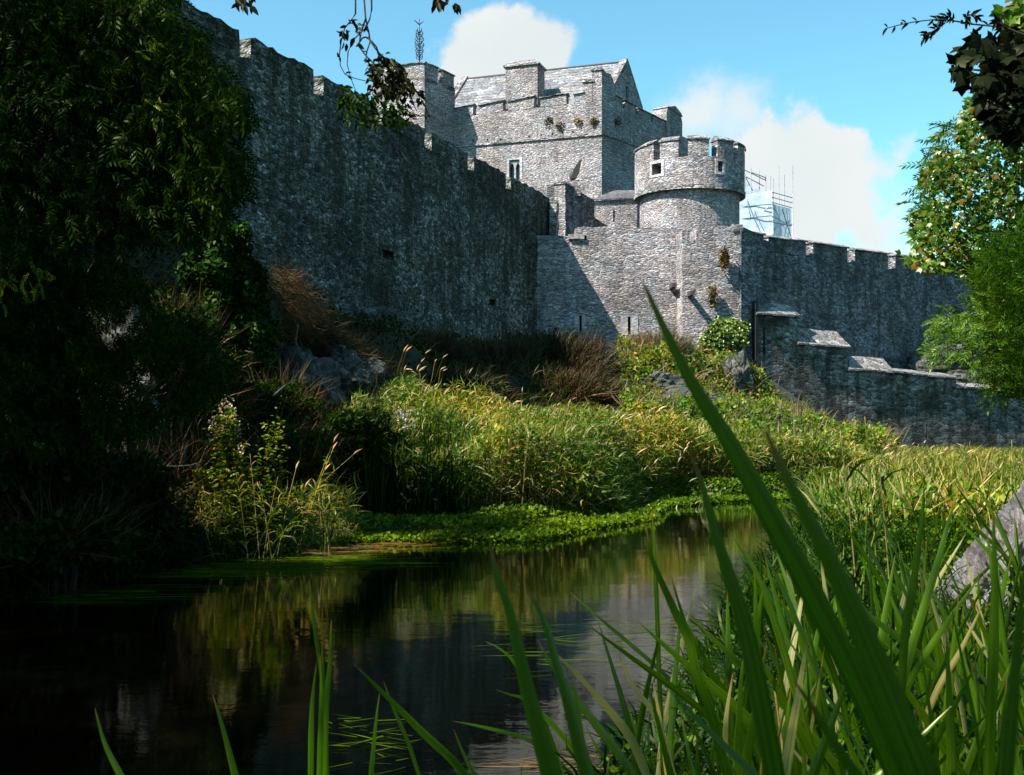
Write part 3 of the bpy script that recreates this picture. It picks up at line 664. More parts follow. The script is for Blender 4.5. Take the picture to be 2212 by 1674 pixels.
# roof, gables
GR = KR.off(-.7); apex = GR.px(1356, 134); nE = GR.px(1329, 186); fE = GR.px(1388, 236)
sl = (apex[1]-nE[1])/(apex[0]-nE[0]); n2E = (nE[0]-.9, nE[1]-.9*sl)
RD = Vector((-.945, .328))
def roof_pt(uz, Lr): p = GR.w(*uz); return Vector((p.x+RD.x*Lr, p.y+RD.y*Lr, p.z))
k_ = (1010-CX)/FPX; a_p = GR.w(*apex); LR = (a_p.x-k_*a_p.y)/(-RD.x+k_*RD.y)
prism('gable', GR, [(n2E[0], n2E[1]-2.5), (fE[0]+.6, fE[1]-2.5), fE, apex, n2E], M['keep'], t, holes=[pxrect(GR, 1352, 1358, 187, 211)], thick=.5, hole_depth=.3)
bm = bmesh.new()
cE = (fE[0]+.05, fE[1]-.1)
for (e1, e2) in ((n2E, apex), (apex, cE)):
    seg_ = 14
    for i in range(seg_):
        p1 = (e1[0]+(e2[0]-e1[0])*i/seg_, e1[1]+(e2[1]-e1[1])*i/seg_); p2 = (e1[0]+(e2[0]-e1[0])*(i+1)/seg_, e1[1]+(e2[1]-e1[1])*(i+1)/seg_)
        up = .025; A_ = [roof_pt(p1, .45), roof_pt(p2, .45), roof_pt(p2, LR), roof_pt(p1, LR)]
        lift = [.02, .06, .06, .02] if e2 is apex else [.06, .02, .02, .06]
        lift = [.06, .02, .02, .06] if e2 is apex else [.02, .06, .06, .02]
        top = [bm.verts.new(v+Vector((0, 0, l))) for v, l in zip(A_, lift)]; bot = [bm.verts.new(v-Vector((0, 0, .08))) for v in A_]
        bm.faces.new(top); bm.faces.new(bot[::-1])
        for j in range(4): bm.faces.new((top[j], bot[j], bot[(j+1) % 4], top[(j+1) % 4]))
def roof_me(bm):
    me = bm_mesh('roof', bm); ul = me.uv_layers.active.data; rd3 = Vector((RD.x, RD.y, 0))
    for pl in me.polygons:
        for li in pl.loop_indices:
            v = me.vertices[me.loops[li].vertex_index].co; ul[li].uv = (v.dot(rd3), v.z*1.5)
    return me
mobj('roof', roof_me(bm), M['slate'], t)
for Lg in (0.0, LR-.02):
    bm = bmesh.new()
    for e1, e2 in ((n2E, apex), (apex, cE)):
        A_ = [roof_pt(e1, Lg), roof_pt(e2, Lg), roof_pt(e2, Lg+.42), roof_pt(e1, Lg+.42)]
        top = [bm.verts.new(v+Vector((0, 0, .22))) for v in A_]; bot = [bm.verts.new(v-Vector((0, 0, .05))) for v in A_]
        bm.faces.new(top); bm.faces.new(bot[::-1])
        for j in range(4): bm.faces.new((top[j], bot[j], bot[(j+1) % 4], top[(j+1) % 4]))
    mobj('gable_coping', bm_mesh('gable_coping', bm), M['cope'], t)
# ridge tiles
bm = bmesh.new(); A_ = roof_pt(apex, .4); B_ = roof_pt(apex, LR)
mobj('ridge', tubes_mesh('ridge', [([A_+Vector((0, 0, .03)), B_+Vector((0, 0, .03))], [.07, .07])], 6), M['slate_dark'], t)
# chimney stack behind the parapet
CO = KL.w(KL.px(1152, 200)[0], 0, .75)
CL = Plane((CO.x, CO.y), KL.d); CRr = Plane((CO.x, CO.y), KR.d)
a = CL.px(1092, 141); zt_ = CL.px(1152, 139)[1]
bm = bmesh.new(); prism_bm(bm, CL, [(a[0], 15), (0, 15), (0, zt_), (a[0], zt_)], (), 1.35)
ch = mobj('chimney', bm_mesh('chimney', bm), M['keep'], t)
bm = bmesh.new()
base = [CL.w(a[0]-.12, zt_-.005, -.1), CL.w(.12, zt_-.005, -.1), CL.w(.12, zt_-.005, 1.47), CL.w(a[0]-.12, zt_-.005, 1.47)]
mid = [b_+Vector((0, 0, .1)) for b_ in base]
tp = [CL.w(a[0]+.25, zt_+.38, .3), CL.w(-.25, zt_+.38, .3), CL.w(-.25, zt_+.38, 1.0), CL.w(a[0]+.25, zt_+.38, 1.0)]
Ls = [[bm.verts.new(v) for v in r_] for r_ in (base, mid, tp)]
for i in range(2):
    for j in range(4): bm.faces.new((Ls[i][j], Ls[i][(j+1) % 4], Ls[i+1][(j+1) % 4], Ls[i+1][j]))
bm.faces.new(Ls[0]); bm.faces.new(Ls[2])
mobj('cap', bm_mesh('cap', bm), M['cope'], ch)
# far corner chimney of the keep
FCH = KR.off(.05); a = FCH.px(1440, 248); b = FCH.px(1474, 248)
bm = bmesh.new(); prism_bm(bm, FCH, rough([(a[0], 12), (b[0], 12), (b[0], a[1]-.1), (b[0]-.15, a[1]+.35), (a[0]+.2, a[1]+.55), (a[0], a[1]+.1)], .3, .05), (), 1.0)
ch = mobj('chimney', bm_mesh('chimney', bm), M['keep'], t)
prism('cap', FCH, [(a[0]+.1, a[1]+.5), (b[0]-.05, a[1]+.3), (b[0]-.3, a[1]+.5), ((a[0]+b[0])/2, a[1]+.75)], M['cope'], ch, thick=1.1, front=.06)
# tower left of the keep
t = thing('square_tower', 'square battlemented stone tower at the left of the keep, partly behind hanging leaves', 'tower', (-6, 62, 6))
TO = at(917, 60.8); TL = Plane(TO, (.96, -.28)); TRr = Plane(TO, (.6, .8))
l0 = TL.px(803, 171); tz = TL.px(917, 166)[1]
bm = bmesh.new(); prism_bm(bm, TL, rough([(l0[0], 6), (0, 6), (0, tz), (l0[0], tz)], .5, .03), (), 3.0); mobj('wall', bm_mesh('wall', bm), M['keep'], t)
ru = TRr.px(983, 200)[0]; prism('side_wall', TRr, rough([(.02, 6), (ru, 6), (ru, tz), (.02, tz)], .5, .03), M['keep'], t, thick=2.5)
merlons(TL, t, 'merlon', [(803, 144, 172, 854, 138, 172), (865, 141, 172, 916.5, 135, 172)], 0, M['keep'], .5, cap=M['cope'])
merlons(TRr, t, 'merlon', [(918.5, 136, 176, 946, 147, 184), (957, 152, 188, 981, 165, 198)], 0, M['keep'], .5, cap=M['cope'])
# iron finial
t = thing('weather_vane', 'tall thin wrought-iron finial on the square tower beside the keep', 'weather vane', (-5.2, 61.3, 21))
fp = P(906, 134, 61.3); hgt = (134-40)/FPX*61.3
mobj('spindle', tubes_mesh('spindle', [([fp-Vector((0, 0, .3)), fp+Vector((0, 0, hgt))], [.05, .015])], 6), M['iron'], t)
ln = []
for k in range(13):
    z = hgt*(.06+.052*k); rr = .28*(1-.35*abs(k-6)/6)
    for an in range(4):
        aa = an*math.pi/2+k*.6; d_ = Vector((math.cos(aa), math.sin(aa), 0)); b0 = fp+Vector((0, 0, z))
        ln.append((curve_pts([b0, b0+d_*rr*.6+Vector((0, 0, .02)), b0+d_*rr+Vector((0, 0, .12)), b0+d_*rr*.8+Vector((0, 0, .2))], 6), [.02]*7))
mobj('scrollwork', tubes_mesh('scrollwork', ln, 4), M['iron'], t)
b0 = fp+Vector((0, 0, hgt*.86)); ln = [([b0+Vector((-.28, 0, .25)), b0, b0+Vector((.25, 0, .2))], [.02, .045, .01])]
mobj('pointer', tubes_mesh('pointer', ln, 4), M['iron'], t)
# low block with the bird statue
t = thing('wall_turret', 'small shaded square block carrying the stone bird, at the end of the dark wall', 'turret', (3, 52, 6))
EO = at(1221, 51.5); EL = Plane(EO, (.9, -.43)); ER = Plane(EO, (.5, .86))
a = EL.px(1198, 394); zE = EL.px(1221, 396)[1]
prism('wall', EL, rough([(a[0], 6), (0, 6), (0, zE), (a[0], zE)], .3, .03), M['lit'], t, thick=1.4)
eu = ER.px(1284, 430)[0]
prism('side_wall', ER, rough([(.02, 6), ER.px(1319, 560), ER.px(1319, 491), (eu, ER.px(1283, 469)[1]), (eu, zE-.25), (.02, zE)], .4, .03), M['rwall'], t, thick=1.0)  # side away from the sun painted with the darker stone
prism('coping', EL, [(a[0]-.06, zE-.01), (.06, zE-.01), (0, zE+.1), (a[0], zE+.1)], M['cope'], t, thick=1.4, front=.06)
# statue
t = thing('bird_statue', 'stone statue of a perched bird with raised wings in front of the keep', 'statue', tuple(P(1241, 402, 52.5)))
b0 = P(1242, 402, 52.5)
bm = bmesh.new(); Z = Plane((b0.x, b0.y), (1, 0)); box_bm(bm, Z, -.26, .26, b0.z-.5, b0.z+.12, -.2, .25); box_bm(bm, Z, -.2, .2, b0.z+.12, b0.z+.26, -.15, .2)
mobj('plinth', bm_mesh('plinth', bm), M['cope'], t)
bz = b0+Vector((-.1, 0, .24))
body = tubes_mesh('body', [(curve_pts([bz+Vector((.05, 0, 0)), bz+Vector((-.02, 0, .2)), bz+Vector((.05, 0, .42)), bz+Vector((.16, 0, .62)), bz+Vector((.2, 0, .74)), bz+Vector((.12, 0, .8))], 15), [.05, .1, .14, .16, .17, .165, .15, .13, .12, .10, .085, .08, .085, .06, .03, .01])], 10)
mobj('body', body, M['bronze'], t)
for s in (-1, 1):
    bm = bmesh.new()
    pts = [(-.06, .1), (.12, .12), (.28, .35), (.36, .7), (.42, 1.02), (.28, .92), (.14, .7), (.0, .45)]
    f_ = [bm.verts.new(bz+Vector((x_, s*(.14+.1*y_), y_))) for x_, y_ in pts]; g_ = [bm.verts.new(bz+Vector((x_, s*(.09+.1*y_), y_))) for x_, y_ in pts]
    bm.faces.new(f_); bm.faces.new(g_[::-1])
    for i in range(8): bm.faces.new((f_[i], f_[(i+1) % 8], g_[(i+1) % 8], g_[i]))
    mobj('wing', bm_mesh('wing', bm), M['bronze'], t)
# low building with slate roof between keep and tower
t = thing('outbuilding', 'low stone building with a dark slate roof between keep and round tower', 'building', (5, 56.5, 6))
OB = Plane(at(1284, 56), (1, -.05)); a = OB.px(1280, 434); b = OB.px(1376, 431)
slt = pxrect(OB, 1324.5, 1328, 453, 478)
prism('wall', OB, [(a[0], 6), (b[0], 6), (b[0], b[1]), (a[0], a[1])], M['keep'], t, holes=[slt], thick=.8, hole_depth=.5)
bm = bmesh.new(); L4 = [OB.w(a[0]-.1, a[1], -.12), OB.w(b[0]+.1, b[1]+.02, -.12), OB.w(b[0]+.1, b[1]+.75, 1.6), OB.w(OB.px(1331, 420)[0], b[1]+.75, 1.6)]
top = [bm.verts.new(v+Vector((0, 0, .06))) for v in L4]; bot = [bm.verts.new(v) for v in L4]
bm.faces.new(top); bm.faces.new(bot[::-1])
for j in range(4): bm.faces.new((top[j], bot[j], bot[(j+1) % 4], top[(j+1) % 4]))
mobj('roof', bm_mesh('roof', bm), M['slate_dark'], t)
# right curtain wall
RW = Plane(at(1628, 50), (.76, .65))
t = thing('curtain_wall', 'blue-grey battlemented wall in shade running off to the right behind the stepped wall', 'castle wall', (17, 56, 3))
ms = [(1628, 504, 522, 1650, 508, 526), (1660, 513, 544, 1741, 522, 555), (1756, 525, 556, 1831, 536, 567), (1847, 539, 568, 1918, 549, 580), (1934, 552, 581, 1995, 560, 589),
      (2014, 563, 590, 2074, 571, 599), (2088, 573, 598, 2150, 582, 607), (2165, 584, 609, 2230, 592, 617), (2245, 594, 619, 2320, 603, 628)]
sill = []
for m_ in ms: sill += [RW.px(m_[0], m_[2]), RW.px(m_[3], m_[5])]
prism('wall', RW, rough([(sill[0][0], 0), (sill[-1][0], 0)]+sill[::-1], .6, .03), M['rwall'], t, thick=1.2)
merlons(RW, t, 'merlon', ms, 0, M['rwall'], .55, cap=M['cope'], cap_h=.12)
# stepped wall running down to the river
SW = Plane(at(1633, 47.6), (.9, .436))
t = thing('stepped_wall', 'dark mossy stone wall stepping down to the right with pale saddle copings, in front of the battlemented wall', 'stone wall', (14, 48, 0))
secs = [(1634, 1722, 679, 684, 1660, 1703, 654, 657), (1722.5, 1831, 744, 752, 1722, 1806, 708, 716), (1831.5, 1926, 799, 805, 1836, 1906, 769, 774), (1926.5, 2065, 804, 819, 1924, 2049, 796, 807), (2065.5, 2240, 837, 850, 2068, 2228, 826, 838)]
slits = [pxrect(SW, 1649, 1653, 707, 767), pxrect(SW, 2001, 2004, 915, 955)]
for i, (x0, x1, e0, e1, r0, r1, z0, z1) in enumerate(secs):
    a = SW.px(x0, e0); b = SW.px(x1, e1)
    hl = [s_ for s_ in slits if a[0] < s_[0][0] < b[0]]
    prism('wall', SW, rough([(a[0], -.5), (b[0], -.5), b, a], .6, .02), M['stepped'], t, holes=hl, thick=1.5, front=.0, hole_depth=.6)
    SR = SW.off(-.75)
    c = SR.px(r0, z0); d = SR.px(r1, z1)
    bm = bmesh.new(); k = max(3, int((b[0]-a[0])/.6)); prev = None
    for j in range(k+1):
        f = j/k; ue = a[0]-.05+(b[0]-a[0]+.12)*f; ze = a[1]+(b[1]-a[1])*f+random.uniform(-.015, .015); ur = c[0]+(d[0]-c[0])*f; zr = max(c[1]+(d[1]-c[1])*f, ze+.05)+random.uniform(-.03, .03)
        ring = [bm.verts.new(SW.w(ue, ze-.01, -.12)), bm.verts.new(SW.w(ue, ze+.07, -.12)), bm.verts.new(SR.w(ur, zr)), bm.verts.new(SW.w(ue, ze+.07, 1.62)), bm.verts.new(SW.w(ue, ze-.01, 1.62))]
        if prev:
            for q_ in range(5): bm.faces.new((prev[q_], prev[(q_+1) % 5], ring[(q_+1) % 5], ring[q_]))
        else: bm.faces.new(ring)
        prev = ring
    bm.faces.new(prev); mobj('coping', bm_mesh('coping', bm), M['cope'], t)
prism('dark_band', SW, [(-.06, 0), (.1, 0), (.1, SW.px(1631, 655)[1]), (-.06, SW.px(1631, 650)[1])], M['dark'], t, thick=.4, front=.05)  # near-black upright strip at the turret end of the wall
# scaffold tower wrapped in sheeting
t = thing('scaffolding', 'scaffold wrapped in white translucent sheeting, behind the wall right of the round tower', 'scaffolding', (18, 76, 6))
SO = at(1668, 75); SL = Plane(SO, (.95, -.31)); SRr = Plane(SO, (.6, .8))
def sheet(name, pl, quad, n=14, amp=.08):
    bm = bmesh.new(); g = []
    for i in range(n+1):
        row = []
        for j in range(n+1):
            f, h = i/n, j/n; u = quad[0][0]+(quad[1][0]-quad[0][0])*f; zt = quad[3][1]+(quad[2][1]-quad[3][1])*f; zb = quad[0][1]
            row.append(bm.verts.new(pl.w(u, zb+(zt-zb)*h, amp*noise.noise(Vector((u*1.3, h*5, 2)))+.04*math.sin(h*math.pi*4))))
        g.append(row)
    for i in range(n):
        for j in range(n): bm.faces.new((g[i][j], g[i+1][j], g[i+1][j+1], g[i][j+1]))
    return mobj(name, bm_mesh(name, bm, True), M['sheet'], t)
a = SL.px(1585, 424); b = (0, SL.px(1668, 411)[1]); c = SRr.px(1710, 448)
sheet('sheeting', SL, [(a[0], 9), (0, 9), b, a]); sheet('sheeting', SRr, [(.05, 9), (c[0], 9), (c[0], SRr.px(1710, 452)[1]), (.05, SRr.px(1668, 440)[1])])
def pole(p0, p1, r=.035, nm='scaffold_pole'): return mobj(nm, tubes_mesh(nm, [([p0, p1], [r, r])], 6), M['steel'], t)
for x, y0, D in ((1664, 380, 75.5), (1670, 384, 75), (1682, 359, 76.5), (1694, 378, 77), (1712, 357, 78), (1622, 362, 77), (1640, 367, 78), (1654, 377, 78), (1610, 375, 76)):
    p = P(x, y0, D); pole(Vector((p.x, p.y, 8)), p)
for y in (418, 429, 440, 470): 
    pole(P(1668, y-3, 74.9), P(1711, y+(9 if y < 450 else 15), 77.8), .03, 'guard_rail')
for (x0, y0, x1, y1) in ((1604, 446, 1667, 441), (1603, 472, 1667, 466), (1612, 425, 1622, 470), (1640, 467, 1660, 446), (1628, 447, 1630, 466)): pole(P(x0, y0, 75.6), P(x1, y1, 74.8), .03, 'scaffold_brace')
for (x0, y0, x1, y1) in ((1669, 510, 1690, 445), (1690, 452, 1708, 510), (1669, 442, 1692, 492), (1669, 480, 1710, 488)): pole(P(x0, y0, 74.8), P(x1, y1, 77), .03, 'scaffold_brace')
for (x0, y0, x1, y1) in ((1604, 365, 1655, 390), (1604, 378, 1650, 402), (1604, 370, 1626, 412), (1622, 372, 1655, 384)): pole(P(x0, y0, 77.5), P(x1, y1, 78), .03, 'scaffold_brace')
bm = bmesh.new(); f_ = [P(1602, 385, 79), P(1640, 412, 79), P(1640, 430, 79), P(1602, 430, 79)]
fr_ = [bm.verts.new(v) for v in f_]; bk = [bm.verts.new(v+Vector((0, .3, 0))) for v in f_]
bm.faces.new(fr_); bm.faces.new(bk[::-1]); [bm.faces.new((fr_[i], fr_[(i+1) % 4], bk[(i+1) % 4], bk[i])) for i in range(4)]
mobj('roof_sheet', bm_mesh('roof_sheet', bm), M['sheet'], t)
#==VEG==
# ------------------------------------------------------------------ rocks
def rock(px_, py_, D, r, sc=(1, 1, 1), seed=0, label='', buried=.25):
    c = P(px_, py_, D); bm = bmesh.new(); bmesh.ops.create_icosphere(bm, subdivisions=5, radius=1)
    for v in bm.verts:
        d = v.co.normalized(); p = d*1.6+Vector((seed*7.3, seed*3.1, 0))
        n_ = noise.fractal(p, .8, 2.1, 5)*.35; q_ = noise.cell(Vector((p.x*1.7, p.y*1.7, p.z*3.0)))*.10
        rr = 1+n_+q_; v.co = Vector((d.x*rr*r*sc[0], d.y*rr*r*sc[1], d.z*rr*r*sc[2]))+c
    me = bpy.data.meshes.new('rock'); bmesh.ops.recalc_face_normals(bm, faces=bm.faces); bm.to_mesh(me); bm.free()
    o = mobj('rock_outcrop', me, M['rock']); tag(o, label, 'rock', 'limestone outcrops below the castle walls'); return o
rock(745, 850, 25, .85, (1.1, 1, 1.0), 1, 'grey rock face under the brown dry grass, left of the meadow')
rock(880, 920, 26.5, .9, (1.3, 1, .8), 2, 'bluish rock ledge running down to the meadow edge')
rock(800, 725, 32.0, .9, (1.2, .7, .8), 3, 'broken rock with pale flecks at the foot of the long dark wall')
rock(235, 890, 14.5, .8, (.8, .8, 1.6), 4, 'mossy rock face deep in shade on the left bank')
#rock(370, 560, 21, 1.4, (1.2, 1, .9), 5, 'dim grey rock between the hanging branches and the ivy mound')
rock(1590, 820, 44.2, .75, (.8, .8, 1.3), 6, 'white weathered rock knob at the corner of the turret')
rock(1400, 850, 40.5, 1.0, (1.5, .8, .7), 7, 'pale rock showing through brambles below the sunlit wall')
rock(1490, 880, 38.5, .9, (1.6, .8, .6), 8, 'pale low rock with dead stems in the sunlit bramble slope')
rock(2080, 812, 58.5, 2.3, (1.6, .8, .7), 9, 'large rounded rock hump at the foot of the right-hand wall')
rock(2190, 830, 59.5, 2.1, (1.5, .8, .6), 10, 'lower rock hump partly behind the right-hand tree')
rock(640, 850, 23.5, .8, (1.2, 1, 1.2), 11, 'rock in shade above the tall flowering plants')

# ------------------------------------------------------------------ foliage generators
lit_spots = [((-3.5, 14.3, .9), 1.0), ((-3.75, 14.5, 1.5), 1.0), ((-3.2, 14.8, 1.4), .9), ((-3.0, 14.2, .5), 1.1), ((-2.1, 14.8, .1), .8), ((-3.6, 14.3, .6), .9), ((-2.6, 14.6, 1.4), .8)]
def sun_holes(p_):
    for h0, rad in lit_spots:
        rel = p_-np.array(h0); al = rel@np.array(to_sun); perp = np.linalg.norm(rel-al[:, None]*np.array(to_sun), axis=1); p_ = p_[(perp > rad*.75) | (al < -.2)]
    return p_

def up_dirs(n, spread=.6, bias=(0, 0, 1)):
    return unit(np.array(bias, float)[None]+rng.normal(size=(n, 3))*spread)
def leaves(name, pos, mat, parent, size=(.05, .1), tpl=LEAF2, spread=1.0, bias=(0, 0, -.1), wid=None, nb=(0, 0, 1), nsp=.8):
    n = len(pos); d = up_dirs(n, spread, bias); nn = unit(np.array(nb, float)[None]+rng.normal(size=(n, 3))*nsp)
    fr = frames(d, nn); sc = rng.uniform(size[0], size[1], n)
    return scatter_mesh(name, tpl[0], tpl[1], pos, fr, sc, mat, parent, wid)
def ellipsoid_pts(n, c, r, shell=.45):
    d = rand_dir(n); rad = (shell+(1-shell)*rng.random(n)**.5)[:, None]
    lump = 1+.22*np.sin(d[:, :1]*7+c[0])*np.cos(d[:, 1:2]*6+c[2])+.12*np.sin(d[:, 2:3]*11)
    return np.array(c)+d*rad*np.array(r)*lump
def tstuff(o, label=None): return tag(o, label, None, kind='stuff')

# meadow ---------------------------------------------------------------------------------------
G3 = blade_tpl(4, 1.0, .5, 1); G3S = blade_tpl(3, .5, .6, 1)
def meadow_h(X, Y):
    h = 1.45-np.clip((X-3.0)/4.5, 0, 1)*.85
    edge = seg_dist(X, Y, SHORE); h = h*np.clip((edge-.1)/.9, .2, 1)
    return h*(.85+.2*np.sin(X*1.9+1)*np.sin(Y*1.1))
MEADOW = [(-2.9, 19.0), (-1.6, 17.6), (.3, 18.4), (1.3, 18.9), (2.0, 19.8), (2.6, 22.2), (3.8, 24.0), (6.2, 25.0), (8.0, 24.2), (9.8, 31), (6.5, 31), (3, 29), (0, 27.3), (-1.6, 25.5), (-2.7, 22.5)]
n = 90000; xy = sample_poly(MEADOW, n); gz = gh(xy[:, 0], xy[:, 1]); hh = meadow_h(xy[:, 0], xy[:, 1])
z = gz+hh*rng.random(n)**.55; pos = np.column_stack([xy, z])
d = up_dirs(n, .75, (.15, -.15, .65)); fr = frames(d, unit(rng.normal(size=(n, 3))+np.array([0, 0, .6])))
tstuff(scatter_mesh('meadow_grass', *G3, pos, fr, rng.uniform(.14, .36, n), M['grass'], None, rng.uniform(.05, .085, n)), 'tall tangled sunlit meadow grass beyond the water')
n = 32000; xy = sample_poly(MEADOW, n); z = gh(xy[:, 0], xy[:, 1])+meadow_h(xy[:, 0], xy[:, 1])*(.45+.6*rng.random(n)); 
tstuff(leaves('meadow_weeds', np.column_stack([xy, z]), M['weed'], None, (.05, .11), LEAF, 1, (.2, -.3, 0), .75, (-.3, -.5, .8), .6), 'bindweed and other broad leaves among the meadow grass')
n = 5000; xy = sample_poly(MEADOW, n); z = gh(xy[:, 0], xy[:, 1]); L_ = meadow_h(xy[:, 0], xy[:, 1])*rng.uniform(.85, 1.2, n)
fr = frames(up_dirs(n, .12, (.08, 0, 1)), rand_dir(n)); tstuff(scatter_mesh('meadow_stalks', *blade_tpl(3, .25, 1, 1), np.column_stack([xy, z]), fr, L_, M['dry'], None, rng.uniform(.006, .012, n)), 'thin dry stalks standing in the meadow')
# seed heads
def head_tpl():
    V, F = [], []; rr = [.02, .07, .09, .075, .04, .005]
    for i, r_ in enumerate(rr):
        t_ = i/5
        for j in range(5): a_ = j*2*math.pi/5; V.append((math.cos(a_)*r_, t_, math.sin(a_)*r_-t_*t_*.18))
    for i in range(5):
        for j in range(5): F.append((i*5+j, i*5+(j+1) % 5, (i+1)*5+(j+1) % 5, (i+1)*5+j))
    return V, F
HEAD = head_tpl()
hp = np.concatenate([sample_poly(MEADOW, 80), np.column_stack([rng.uniform(2.0, 3.9, 90), rng.uniform(21.5, 27, 90)]), np.column_stack([rng.uniform(7.5, 12.5, 60), rng.uniform(26, 36, 60)]), np.column_stack([rng.uniform(-2.5, 1, 45), rng.uniform(24, 27, 45)])])
z = gh(hp[:, 0], hp[:, 1])+meadow_h(hp[:, 0], hp[:, 1])*rng.uniform(.75, 1.1, len(hp))+.05
fs_ = frames(unit(np.column_stack([rng.normal(-.25, .12, len(hp)), rng.normal(0, .1, len(hp)), -np.ones(len(hp))])), rand_dir(len(hp)))
tstuff(scatter_mesh('seed_stalks', *blade_tpl(3, .3, 1, 1), np.column_stack([hp, z]), fs_, np.full(len(hp), .8), M['dry'], None, np.full(len(hp), .014)), 'bent stalks that carry the seed heads')
fr = frames(up_dirs(len(hp), .35, (.75, 0, .75)), np.tile([0, 0, 1.], (len(hp), 1)))
tstuff(scatter_mesh('seed_heads', *HEAD, np.column_stack([hp, z]), fr, rng.uniform(.12, .22, len(hp)), M['seed'], None), 'pinkish bent seed heads standing above the meadow')
# low grass to the right, up to the stepped wall
LOW = [(5.2, 25.5), (7.9, 23.0), (6.6, 20.8), (4.9, 18.2), (5.5, 16), (9, 15), (14, 20), (24, 32), (33, 55), (24, 54.3), (17, 50.6), (13.3, 48.6), (11.5, 44), (9, 36.5), (8.5, 30)]
n = 75000; xy = sample_poly(LOW, n*2); keep_ = rng.random(len(xy)) < np.clip((22/xy[:, 1])**1.2, 0, 1); xy = xy[keep_][:n]; n = len(xy)
hh = (.26+.25*np.sin(xy[:, 0]*1.1)*np.sin(xy[:, 1]*.8)+.25*np.clip((38-xy[:, 1])/18, 0, 1))*np.clip((55-xy[:, 1])/10, .3, 1)
pos = np.column_stack([xy, gh(xy[:, 0], xy[:, 1])+hh*rng.random(n)*.7])
fr = frames(up_dirs(n, .6, (.1, -.1, .8)), rand_dir(n)); tstuff(scatter_mesh('low_grass', *G3, pos, fr, rng.uniform(.12, .34, n), M['grass'], None, rng.uniform(.05, .09, n)), 'shorter bright grass reaching to the foot of the stepped wall')
# watercress along the margin
CRESS = [(-3.2, 15.2), (-1.6, 15.5), (.4, 15.7), (1.3, 17.4), (2.4, 18.8), (3.1, 21.6), (4.4, 22.8), (6.2, 23.6), (7.5, 22.8), (7.9, 24.2), (5.4, 26), (3.0, 24.6), (1.6, 21), (.5, 19.3), (-1.4, 18.4), (-3.2, 18)]
n = 32000; xy = sample_poly(CRESS, n); z = np.maximum(gh(xy[:, 0], xy[:, 1]), 0)+.01+.09*rng.random(n)
tstuff(leaves('watercress', np.column_stack([xy, z]), M['cress'], None, (.04, .085), LEAF, 1, (0, -.2, .1), .9, (-.2, -.3, 1), .45), 'low bright watercress spreading over the water margin')
n = 5000; xy = sample_poly([(3.4, 13.4), (4.3, 15.6), (5.2, 18), (6.8, 20.6), (8.5, 21), (8, 17), (6, 12.5), (4.6, 10.5), (3.3, 10.6)], n)
pos = np.column_stack([xy, np.maximum(gh(xy[:, 0], xy[:, 1]), 0)]); fr = frames(up_dirs(n, .3, (.1, 0, 1)), rand_dir(n))
tstuff(scatter_mesh('marginal_reeds', *blade_tpl(4, .8, .8, 1), pos, fr, rng.uniform(.35, .85, n), M['grass'], None, rng.uniform(.02, .035, n)), 'upright reeds on the right-hand margin of the water')
n = 9000; xy = sample_poly([(3.3, 13), (5.2, 18), (7.0, 21), (9.5, 21), (9, 15), (6, 10.5), (3.2, 10.2)], n)
pos = np.column_stack([xy, np.maximum(gh(xy[:, 0], xy[:, 1]), 0)+.5*rng.random(n)])
tstuff(leaves('marginal_weeds', pos, M['weed'], None, (.05, .1), LEAF, 1, (0, -.2, .1), .6, (-.2, -.3, 1), .6), 'leafy weeds on the right-hand margin of the water')
# dark upright stems at the left end of the meadow
n = 1600; xy = np.column_stack([rng.uniform(-2.7, -.9, n), rng.uniform(17.6, 20.5, n)])
pos = np.column_stack([xy, gh(xy[:, 0], xy[:, 1])]); fr = frames(up_dirs(n, .1, (.05, 0, 1)), rand_dir(n))
tstuff(scatter_mesh('reed_stems', *blade_tpl(3, .2, .9, 1), pos, fr, rng.uniform(.9, 1.6, n), M['shade'], None, rng.uniform(.012, .02, n)), 'dense dark upright stems at the left end of the meadow')

# bramble slope below the sunlit wall ------------------------------------------------------------
SLOPE = [(3.0, 29.5), (6.5, 30.5), (10, 31), (13.5, 38), (13.8, 41), (12, 43.6), (10.4, 44.6), (9.2, 46.6), (4.5, 47.2), (4.0, 41)]
n = 40000; xy = sample_poly(SLOPE, n); lum = .5+.5*np.sin(xy[:, 0]*2.1+2)*np.sin(xy[:, 1]*1.7); z = gh(xy[:, 0], xy[:, 1])+(.25+.75*lum)*rng.random(n)**.6
tstuff(leaves('brambles', np.column_stack([xy, z]), M['weed'], None, (.08, .17), LEAF, 1, (.2, -.3, 0), .7, (-.3, -.6, .7), .6), 'sunlit brambles and ivy over the slope under the turret')
n = 5000; xy = sample_poly(SLOPE, n); z = gh(xy[:, 0], xy[:, 1])+.2; fr = frames(up_dirs(n, .7, (.1, -.2, .8)), rand_dir(n))
tstuff(scatter_mesh('dead_stems', *G3, np.column_stack([xy, z]), fr, rng.uniform(.5, 1.2, n), M['twiglit'], None, rng.uniform(.018, .03, n)), 'pale dead stems tangled in the brambles')

